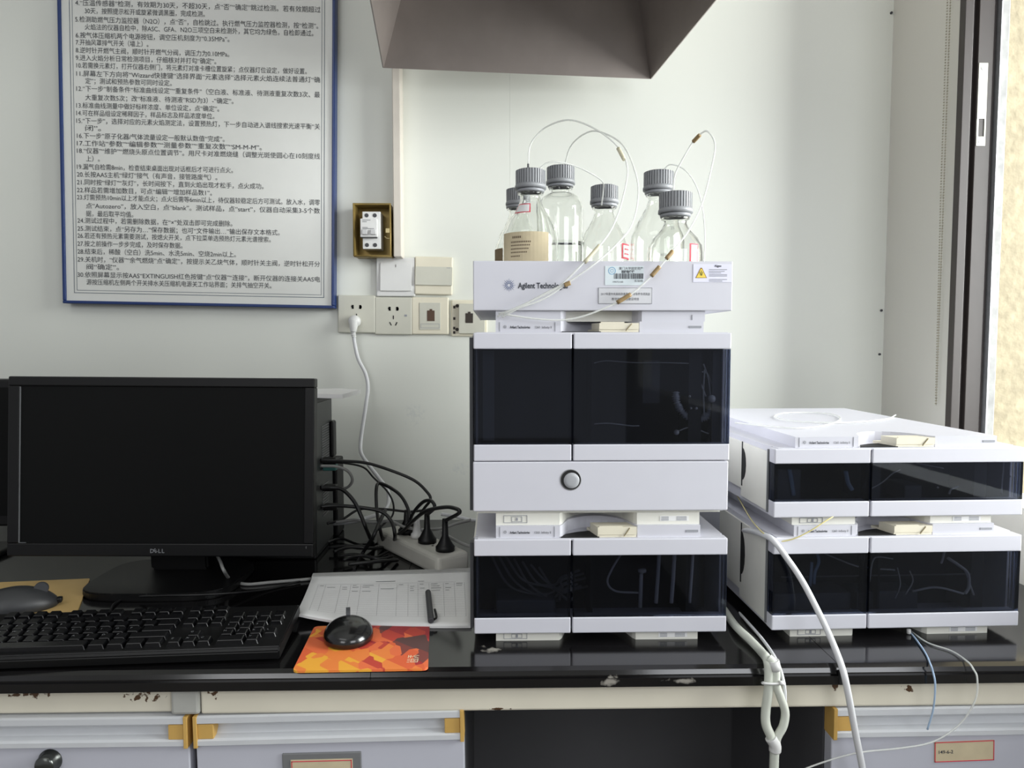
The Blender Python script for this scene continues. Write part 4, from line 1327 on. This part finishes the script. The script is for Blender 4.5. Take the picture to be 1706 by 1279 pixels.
main = [[1.25, 1.25, 1.25, 6.25, 1.25, 1.25, 1.25, 1.25], [2.25] + [1] * 10 + [2.75], [1.75] + [1] * 11 + [2.25], [1.5] + [1] * 12 + [1.5], [1] * 13 + [2]]
nav = [[1, 1, 1], [(1,), 1, (1,)], [], [1, 1, 1], [1, 1, 1]]
nump = [[2, 1, (1,)], [1, 1, 1, 1], [1, 1, 1, (1,)], [1, 1, 1, 1], [1, 1, 1, 1]]
for r_, (a, b, c) in enumerate(zip(main, nav, nump)):
    y = 0.010 + r_ * u
    keyrow(y, a)
    keyrow(y, b, -KL + 0.010 + 15.25 * u)
    keyrow(y, c, -KL + 0.010 + 18.5 * u)
keyrow(0.010 + 5.3 * u, [1, (.75,), 1, 1, 1, 1, (.5,), 1, 1, 1, 1, (.5,), 1, 1, 1, 1, (.25,), 1, 1, 1])
m = MB(); lg = MB()
random.seed(11)
letters = 'ZXCVBNM,./ASDFGHJKL;QWERTYUIOP1234567890'
li = 0
for x, y, w, h in rows:
    t = bmesh.new()
    g = 0.0006
    i1, i2 = 0.0026, 0.0022
    z0, z1 = 0.008, 0.0165
    lo = [t.verts.new(v) for v in ((x + g, y + g, z0), (x + w - g, y + g, z0), (x + w - g, y + h - g, z0), (x + g, y + h - g, z0))]
    hi = [t.verts.new(v) for v in ((x + g + i1, y + g + .001, z1 - .0012), (x + w - g - i1, y + g + .001, z1 - .0012), (x + w - g - i1, y + h - g - .0035, z1), (x + g + i1, y + h - g - .0035, z1))]
    t.faces.new(lo[::-1]); t.faces.new(hi)
    for k in range(4):
        t.faces.new((lo[k], lo[(k + 1) % 4], hi[(k + 1) % 4], hi[k]))
    bmesh.ops.bevel(t, geom=t.edges[:], offset=0.0007, segments=1, affect='EDGES')
    m._add(t, KT)
    if abs(w - u) < 1e-4 and li < len(letters):
        lg.text(letters[li], KT @ flat(x + .0045, y + .0075, z1 + .0004), 0.0055); li += 1
for f in lg.bm.faces:
    f.material_index = 1
m._add(lg.bm)
m.obj('keys', [KEYS, mat('legend_grey', (120, 122, 124), 0.5)], kb)

# mice and pads
pad_pts = [PZ(487, 1121, BZ), PZ(713, 1117, BZ), PZ(716, 1040, BZ), PZ(524, 1046, BZ)]
pc0 = sum(pad_pts, Vector()) / 4
pad = thing('mouse_pad', 'orange and red mouse pad with a geometric pattern under the notebook edge', 'mouse pad', pc0)
pl = [(p - pc0) for p in pad_pts]


def rounded(poly, r, n=5):
    out = []
    N = len(poly)
    for i in range(N):
        p, a, b = Vector(poly[i][:2]), Vector(poly[i - 1][:2]), Vector(poly[(i + 1) % N][:2])
        u1, u2 = (a - p).normalized(), (b - p).normalized()
        s, e = p + u1 * r, p + u2 * r
        for k in range(n + 1):
            t = k / n
            q = s * (1 - t) ** 2 + p * 2 * t * (1 - t) + e * t * t
            out.append((q.x, q.y))
    return out


pm = bpy.data.materials.new('mouse_pad_print'); pm.use_nodes = True
nt = pm.node_tree
bs = nt.nodes['Principled BSDF']; bs.inputs['Roughness'].default_value = 0.55
tc = nt.nodes.new('ShaderNodeTexCoord')
mp = nt.nodes.new('ShaderNodeMapping'); mp.inputs['Rotation'].default_value = (0, 0, 0.5); mp.inputs['Scale'].default_value = (1.0, 0.75, 1)
nt.links.new(tc.outputs['Object'], mp.inputs['Vector'])
vo = nt.nodes.new('ShaderNodeTexVoronoi'); vo.distance = 'MANHATTAN'; vo.inputs['Scale'].default_value = 34
nt.links.new(mp.outputs['Vector'], vo.inputs['Vector'])
sep = nt.nodes.new('ShaderNodeSeparateColor'); nt.links.new(vo.outputs['Color'], sep.inputs['Color'])
sx = nt.nodes.new('ShaderNodeSeparateXYZ'); nt.links.new(tc.outputs['Object'], sx.inputs[0])
ma = nt.nodes.new('ShaderNodeMath'); ma.operation = 'MULTIPLY_ADD'; ma.inputs[1].default_value = 3.2; ma.inputs[2].default_value = 0.16
nt.links.new(sx.outputs['X'], ma.inputs[0])
mb_ = nt.nodes.new('ShaderNodeMath'); mb_.operation = 'MULTIPLY_ADD'; mb_.inputs[1].default_value = 3.6
nt.links.new(sx.outputs['Y'], mb_.inputs[0]); nt.links.new(ma.outputs[0], mb_.inputs[2])
ad = nt.nodes.new('ShaderNodeMath'); ad.operation = 'MULTIPLY_ADD'; ad.inputs[1].default_value = 0.62
nt.links.new(sep.outputs[0], ad.inputs[0]); nt.links.new(mb_.outputs[0], ad.inputs[2])
rp_ = nt.nodes.new('ShaderNodeValToRGB'); rp_.color_ramp.interpolation = 'CONSTANT'
cols = [(0.0, (240, 172, 58)), (0.14, (236, 132, 62)), (0.30, (222, 98, 56)), (0.42, (232, 112, 66)), (0.55, (196, 66, 52)), (0.66, (168, 44, 50)), (0.78, (128, 64, 58)), (0.90, (92, 62, 60))]
el = rp_.color_ramp.elements
el[0].position, el[0].color = cols[0][0], srgb(cols[0][1]) + (1,)
el[1].position, el[1].color = cols[1][0], srgb(cols[1][1]) + (1,)
for p_, c_ in cols[2:]:
    e = el.new(p_); e.color = srgb(c_) + (1,)
nt.links.new(ad.outputs[0], rp_.inputs['Fac']); nt.links.new(rp_.outputs['Color'], bs.inputs['Base Color'])
MB().prism(rounded(pl, 0.008), 0, 0.0028, 'z').obj('pad_sheet', pm, pad)
m = MB()
lc = PZ(688, 1101, BZ) - pc0
g_ = 0.0013
for x0, y0, x1, y1 in ((-7, 3, -7, 9), (-7, 6, -1, 6), (-4, 3, -4, 9), (-1, 6, 2, 9), (2, 9, 7, 8), (1, 6, 7, 2.5), (2, 3, 4, 5), (-7, -1, -4, -1), (-7, -4, -4, -4), (-7, -8, -4, -8), (-2, 0, -2, -8), (-2, 0, 7, 0), (7, 0, 7, -8), (-2, -8, 7, -8), (0, -2.5, 5, -2.5), (0, -5.5, 5, -5.5), (2.5, -2.5, 2.5, -5.5)):
    k = 0.00095
    a, b = Vector((lc.x + x0 * k, lc.y + y0 * k * 1.25, .003)), Vector((lc.x + x1 * k, lc.y + y1 * k * 1.25, .003))
    d = (b - a).normalized() * .0005
    n_ = Vector((-d.y, d.x, 0))
    m.quad(a - d - n_, b + d - n_, b + d + n_, a - d + n_)
m.obj('pad_emblem', mat('emblem_cream', (246, 232, 196), 0.6), pad)


def mouse(label, loc, rz, L, Wd, H, m_, wheel=True, name='computer_mouse'):
    t = thing(name, label, 'mouse', loc, rz)
    bm_ = bmesh.new()
    bmesh.ops.create_uvsphere(bm_, u_segments=32, v_segments=20, radius=1)
    for v in bm_.verts:
        x, y, z = v.co
        z = max(z, -0.25)
        tp = 1 - .10 * y
        zz = (z + .25) / 1.25
        v.co = (x * Wd / 2 * tp, y * L / 2, zz * H * (1 - .22 * max(0, y) ** 2))
    for f in bm_.faces:
        f.smooth = True
    mb = MB(); mb._add(bm_)
    mb.obj('mouse_shell', m_, t)
    if wheel:
        MB().cyl((-.003, L * .30, H * .80), .010, .006, 'x', 20).obj('scroll_wheel', DGREY, t)
        MB().box(-.006, L * .47, .004, .006, L * .54, .012, .002).obj('cable_boot', BLACK, t)
    return t


GLOSS = mat('glossy_black', (14, 14, 15), 0.22, coat=0.4)
mc = PZ(582, 1078, BZ + .003)
ms = mouse('black mouse with a scroll wheel resting on the orange mouse pad', (mc.x - 0.008, mc.y + 0.033, BZ + .0029), R(12), 0.088, 0.068, 0.028, GLOSS)
pad2 = thing('mouse_pad', 'tan pad under the grey mouse at the left end of the bench', 'mouse pad', (-0.70, 1.09, BZ))
q = [PZ(-60, 1040, BZ), PZ(128, 1022, BZ), PZ(150, 966, BZ), PZ(-60, 975, BZ)]
MB().prism(rounded([(v - Vector((-0.70, 1.09, BZ))) for v in q], 0.004), 0, 0.003, 'z').obj('pad_sheet', WOODPAD, pad2)
mouse('dark grey mouse on the tan pad beside the keyboard', (P(22, 1012, 1.08).x, 1.085, BZ + .003), R(-68), 0.115, 0.066, 0.036, mat('mouse_grey', (46, 47, 49), 0.45), True)

# ------------------------------------------------------------------ notebook and pen
nb = thing('notebook', 'open log sheet pad with ruled tables beside the taller instrument stack', 'notebook', (-0.18, 1.10, BZ))
o = nb.location
back_l, back_r = PZ(521, 959, BZ + .010), PZ(784, 950, BZ + .010)
back_l.z = back_r.z = BZ + .010
fl_, fr_, fm_ = PZ(493, 1022, BZ + .016), PZ(789, 1042, BZ + .004), PZ(650, 1040, BZ + .005)
N = 16


def nbp(s, t):
    b = back_l.lerp(back_r, s)
    f = fl_ * (1 - s) * (1 - 2 * s) + fm_ * 4 * s * (1 - s) + fr_ * s * (2 * s - 1)
    p = b.lerp(f, t)
    p.x = min(p.x, -0.0365)
    p.z = BZ + .004 + (.007 * (1 - t)) + .012 * max(0, (1 - s * 2.2)) ** 2 * t ** 2
    return p - o


m = MB()
top_ = [[m.bm.verts.new(nbp(i / N, j / N)) for j in range(N + 1)] for i in range(N + 1)]
bot_ = [[m.bm.verts.new(Vector((v.co.x, v.co.y, max(0.0005, v.co.z - .0035)))) for v in row] for row in top_]
for i in range(N):
    for j in range(N):
        f = m.bm.faces.new((top_[i][j], top_[i][j + 1], top_[i + 1][j + 1], top_[i + 1][j])); f.smooth = True
        m.bm.faces.new((bot_[i][j], bot_[i + 1][j], bot_[i + 1][j + 1], bot_[i][j + 1]))
for i in range(N):
    for j in (0, N):
        m.bm.faces.new((top_[i][j], top_[i + 1][j], bot_[i + 1][j], bot_[i][j]))
        m.bm.faces.new((top_[j][i], top_[j][i + 1], bot_[j][i + 1], bot_[j][i]))
bmesh.ops.recalc_face_normals(m.bm, faces=m.bm.faces)
m.obj('pages', PAPER, nb)
m = MB()
up_ = Vector((0, 0, .0006))


def stroke(s0, t0, s1, t1, w):
    n = 8
    ps = [nbp(s0 + (s1 - s0) * k / n, t0 + (t1 - t0) * k / n) + up_ for k in range(n + 1)]
    for a, b in zip(ps, ps[1:]):
        d = (b - a).normalized(); n_ = Vector((-d.y, d.x, 0)) * w
        m.quad(a - n_, b - n_, b + n_, a + n_)


cols_ = (0.055, 0.10, 0.19, 0.25, 0.31, 0.42, 0.53, 0.60, 0.66, 0.73, 0.82, 0.89, 0.955)
for s in cols_:
    stroke(s, 0.26, s, 0.86, .00012)
for k in range(16):
    stroke(0.055, 0.26 + k * .04, 0.955, 0.26 + k * .04, .00010)
stroke(0.045, 0.24, 0.90, 0.24, .0002)
random.seed(5)
for s0, s1 in zip(cols_, cols_[1:]):
    for t in (0.275, 0.315, 0.355, 0.40):
        if random.random() < (.85 if t < .3 else .5):
            stroke(s0 + .012, t, s0 + (s1 - s0) * random.uniform(.5, .85), t, .0007)
stroke(0.40, 0.20, 0.52, 0.20, .0010)
stroke(0.66, 0.215, 0.70, 0.215, .0007)
m.obj('ruled_table', mat('table_ink', (118, 118, 122), 0.7), nb)
m = MB()
a_, b_ = back_l - o, back_r - o
b_.x = min(b_.x, -0.0375 - o.x)
m.prism([(-0.0105, .004), (-0.0105, .0125), (0.004, .0135), (0.006, .010), (0.006, .002)], 0, (b_ - a_).length, 'x', M=Matrix.Translation((a_.x, a_.y, 0)) @ Matrix.Rotation(math.atan2(b_.y - a_.y, b_.x - a_.x), 4, 'Z'))
m.obj('binding_strip', mat('binding_grey', (170, 170, 168), 0.7), nb)
pen = thing('pen', 'dark pen with a pocket clip lying on the log sheets', 'pen', PZ(716, 1010, BZ + .009))
po = pen.location.copy()
p1, p2 = PZ(713, 985, BZ + .0125) - po, PZ(718, 1034, BZ + .0095) - po
m = MB(); m.tube([p1, p1.lerp(p2, .08), p1.lerp(p2, .5), p1.lerp(p2, .93), p2], .0042, 12, 6, rad=lambda t: .0026 + .0020 * min(1, t * 6) * min(1, (1 - t) * 12 + .3))
m.obj('barrel', DGREY, pen)
d = (p2 - p1).normalized()
m = MB(); m.tube([p1.lerp(p2, .98) + Vector((.0048, 0, .001)), p1.lerp(p2, .90) + Vector((.0085, 0, .001)), p1.lerp(p2, .66) + Vector((.0075, 0, .001))], .0017, 8, 5)
m.obj('clip', BLACK, pen)

# ================================================================== POWER STRIP, PLUGS AND CABLES
ax_ = Vector((0.58, -0.81, 0)).normalized()
strip = thing('power_strip', 'white power strip with plugs behind the notebook', 'power strip', (-0.082, 1.256, BZ), 0)
ang = math.atan2(-ax_.y, -ax_.x)
M = Matrix.Rotation(ang, 4, 'Z')
m = MB().box(-0.01, -0.034, 0.0, 0.235, 0.034, 0.036, 0.008, 3, M=M)
m.obj('strip_body', mat('strip_white', (190, 188, 180), 0.45, var=0.03), strip)
m = MB()
for k in range(5):
    m.cyl((-.001 + 0, 0, 0), .0001, .0001)
    c = M @ Vector((0.02 + k * .044, 0, .0362))
    m.box(c.x - .002, c.y - .008, c.z - .0005, c.x + .002, c.y - .004, c.z + .0003)
    m.box(c.x - .002, c.y + .004, c.z - .0005, c.x + .002, c.y + .008, c.z + .0003)
m.obj('socket_slots', BLACK_M, strip)


def strip_plug(d, label, m_, h=0.05, group='plugs in the power strip', r=.0175):
    c = strip.matrix_basis @ (M @ Vector((d, 0, .0367)))
    t = thing('power_plug', label, 'plug', c, 0, group)
    MB().lathe([(0, 0), (r, 0), (r, .007), (r - .003, .010), (r * .62, .017), (.0062, .026), (.005, h), (0, h)], 24).obj('plug_body', m_, t)
    return t, c + Vector((0, 0, h))


strip.location.z = BZ
bpy.context.view_layer.update()
pA, tA = strip_plug(0.165, 'black plug in the strip farthest from the instrument stack', BLACK, .046)
pB, tB = strip_plug(0.085, 'black plug in the middle of the power strip', BLACK, .056)
pC, tC = strip_plug(0.020, 'black plug in the strip nearest the instrument stack', BLACK, .058)
pD, tD = strip_plug(0.125, 'white plug in the strip between the two left black plugs', WHITE, .044, r=.0115)


def cable(pts, r, m_, label, name='power_cable', n=8):
    t = thing(name, label, 'cable', Vector(pts[0]))
    o = Vector(pts[0])
    MB().tube([Vector(p) - o for p in pts], r, 8, n).obj('cord', m_, t)
    return t


cable([tA - Vector((0, 0, .004))] + PP([(682, 868, 1.35), (680, 848, 1.36), (668, 826, 1.38), (650, 812, 1.40), (632, 805, 1.42), (627, 815, 1.40), (628, 850, 1.38), (634, 885, 1.36)]) + [PZ(640, 905, BZ + .004)], .0034, CORDB,
      'black cord rising from the leftmost strip plug and doubling back down')
cable([tB - Vector((0, 0, .004))] + PP([(724, 845, 1.28), (718, 834, 1.29), (705, 836, 1.31), (690, 852, 1.33), (680, 872, 1.36), (668, 892, 1.39)]), .0034, CORDB, 'black cord looping over from the middle strip plug')
cable([tC - Vector((0, 0, .004))] + PP([(766, 853, 1.22), (752, 845, 1.24), (730, 846, 1.26), (708, 852, 1.28), (690, 866, 1.32), (674, 882, 1.36), (655, 896, 1.40)]), .0036, CORDB, 'black cord arching from the strip plug nearest the instruments')
cable([P(534, 766, 1.33), P(548, 767, 1.34), P(575, 768, 1.36), P(610, 771, 1.38), P(650, 783, 1.39), (P(690, 800, 1.38)), P(712, 820, 1.36), P(717, 832, 1.35), P(708, 845, 1.36), P(696, 862, 1.38), P(686, 880, 1.40)], .0030, CORDB, 'black cord swinging from the top of the computer to the power strip')
cable([P(534, 769, 1.34), P(572, 771, 1.37), P(605, 778, 1.40), P(622, 795, 1.42), P(645, 818, 1.42), P(655, 838, 1.42), P(654, 858, 1.42), P(640, 872, 1.41), P(628, 884, 1.40)], .0020, CORDB, 'thin black cord following the white cord down from the computer')
cable([P(534, 812, 1.33), P(550, 812, 1.34), P(570, 815, 1.345), P(590, 835, 1.34), P(602, 860, 1.335), P(610, 880, 1.33)] + [PZ(622, 908, BZ + .005)], .0038, CORDB, 'black cable drooping from the middle of the computer')
cable([P(534, 844, 1.33), P(560, 842, 1.34), P(600, 845, 1.345), P(635, 852, 1.34), P(652, 868, 1.33), P(658, 890, 1.32)] + [PZ(656, 905, BZ + .008)], .0036, CORDB, 'black cable running level from the lower computer ports')
cable([P(534, 776, 1.32), P(560, 777, 1.34), P(580, 785, 1.35), P(587, 800, 1.36), P(578, 812, 1.37), P(560, 814, 1.38)], .0028, CORDG, 'grey cable curling from the green computer plug')
cable([P(560, 870, 1.38), P(590, 866, 1.38), P(620, 870, 1.37), P(650, 868, 1.36), P(675, 878, 1.36), P(705, 882, 1.36), P(735, 880, 1.36), P(760, 872, 1.36), P(784, 866, 1.35)], .0030, CORDG, 'grey cable lying across behind the strip plugs')
cable([P(735, 856, 1.40), P(760, 860, 1.40), P(785, 866, 1.40), P(800, 866, 1.42)], .0036, CORDW, 'white cable passing behind the taller stack above the strip')
cable([P(735, 885, 1.33), P(750, 895, 1.31), P(770, 905, 1.29), P(784, 910, 1.27)], .0030, CORDG, 'grey cable leading from the strip towards the taller stack')
cable([P(545, 872, 1.37), P(570, 865, 1.39), P(600, 848, 1.41), P(640, 848, 1.43), P(680, 852, 1.44), P(705, 850, 1.45)], .0026, CORDB, 'thin black cord hugging the wall behind the strip plugs')
cable([PZ(590, 945, BZ + .003), PZ(605, 920, BZ + .008), P(622, 893, 1.30), P(632, 870, 1.33), P(642, 850, 1.37)], .0036, CORDB, 'black cord climbing from the bench beside the notebook binding')
for i in range(6):
    y0 = 905 + i * 7
    x0 = 540 + 8 * i
    cable([PZ(x0, y0, BZ + .004 + .007 * (i % 3)), PZ(x0 + 28, y0 - 8 + 5 * (i % 2), BZ + .006 + .007 * (i % 3)), PZ(x0 + 60, y0 + 2 - 4 * (i % 3), BZ + .004 + .006 * (i % 3)), PZ(x0 + 82, y0 - 7, BZ + .004)], .0028 + .0003 * (i % 3), CORDB,
          'black cable in the dark tangle on the bench between computer and strip', n=6)['group'] = 'tangled black cables behind the notebook'
# plugs in the back of the computer
for z, mm, lab_ in ((767, BLACK, 'black power connector in the top of the computer rear'), (778, TEAL, 'teal connector in the computer rear'), (812, BLACK, 'black video connector in the middle of the computer rear'), (844, BLACK, 'black connector low on the computer rear')):
    p = PX(538, z, px1 + 0.006)
    p.y = 1.40
    pz = P(540, z, 1.40).z
    tag(MB().box(-.0045, -.009, -.006, .022, .009, .006, .002).obj('cable_connector', mm), lab_, 'connector', 'connectors in the computer rear').location = (px1 + 0.0065, 1.400, pz)
# cables under the monitor
cable([P(362, 925, 1.22), P(367, 935, 1.20), P(373, 950, 1.17)] + [PZ(385, 966, BZ + .004), PZ(410, 973, BZ + .003), PZ(450, 970, BZ + .003), PZ(520, 964, BZ + .003)], .0028, CORDG, 'grey cable dropping from under the monitor to the notebook')
cable([PZ(183, 1022, BZ + .004), PZ(190, 1006, BZ + .003), PZ(215, 995, BZ + .003), PZ(270, 992, BZ + .016), PZ(350, 990, BZ + .016), PZ(440, 982, BZ + .003), PZ(500, 968, BZ + .003)], .0018, CORDB, 'thin dark keyboard lead lying across the monitor base')
# blind chain by the window
ch = thing('blind_chain', 'beaded blind pull chain hanging beside the window', 'chain', (0, 0, 0))
p0, p1 = PX(1581, 0, WX - .010), PX(1563, 690, WX - .010)
yy = 1.418
ch.location = (WX - .010, yy, 1.09)
m = MB()
n = 190
for k in range(n):
    z = 0 + k * 0.0055
    for dx in (0, -.006):
        m.lathe([(0, -.0019), (.0017, -.001), (.0017, .001), (0, .0019)], 6, Matrix.Translation((dx * (0.2 + .8 * min(1, k / 80)), 0, z)))
m.tube([(0, 0, -.004), (0, 0, n * .0055)], .0005, 5, raw=True)
m.obj('bead_chain', CHAIN, ch)
# small screws in the corner
for i, (px_, py_) in enumerate(((1492, 21), (1469, 517), (1466, 590))):
    p = P(px_, py_, WY - .003)
    p.x = min(p.x, WX - .006)
    tag(MB().cyl((0, 0, 0), .0028, .0035, 'y', 10).obj('wall_screw', DGREY), ('small dark screw high in the wall corner', 'small dark screw in the corner, upper of the low pair', 'small dark screw in the corner just above the instruments')[i], 'screw').location = p
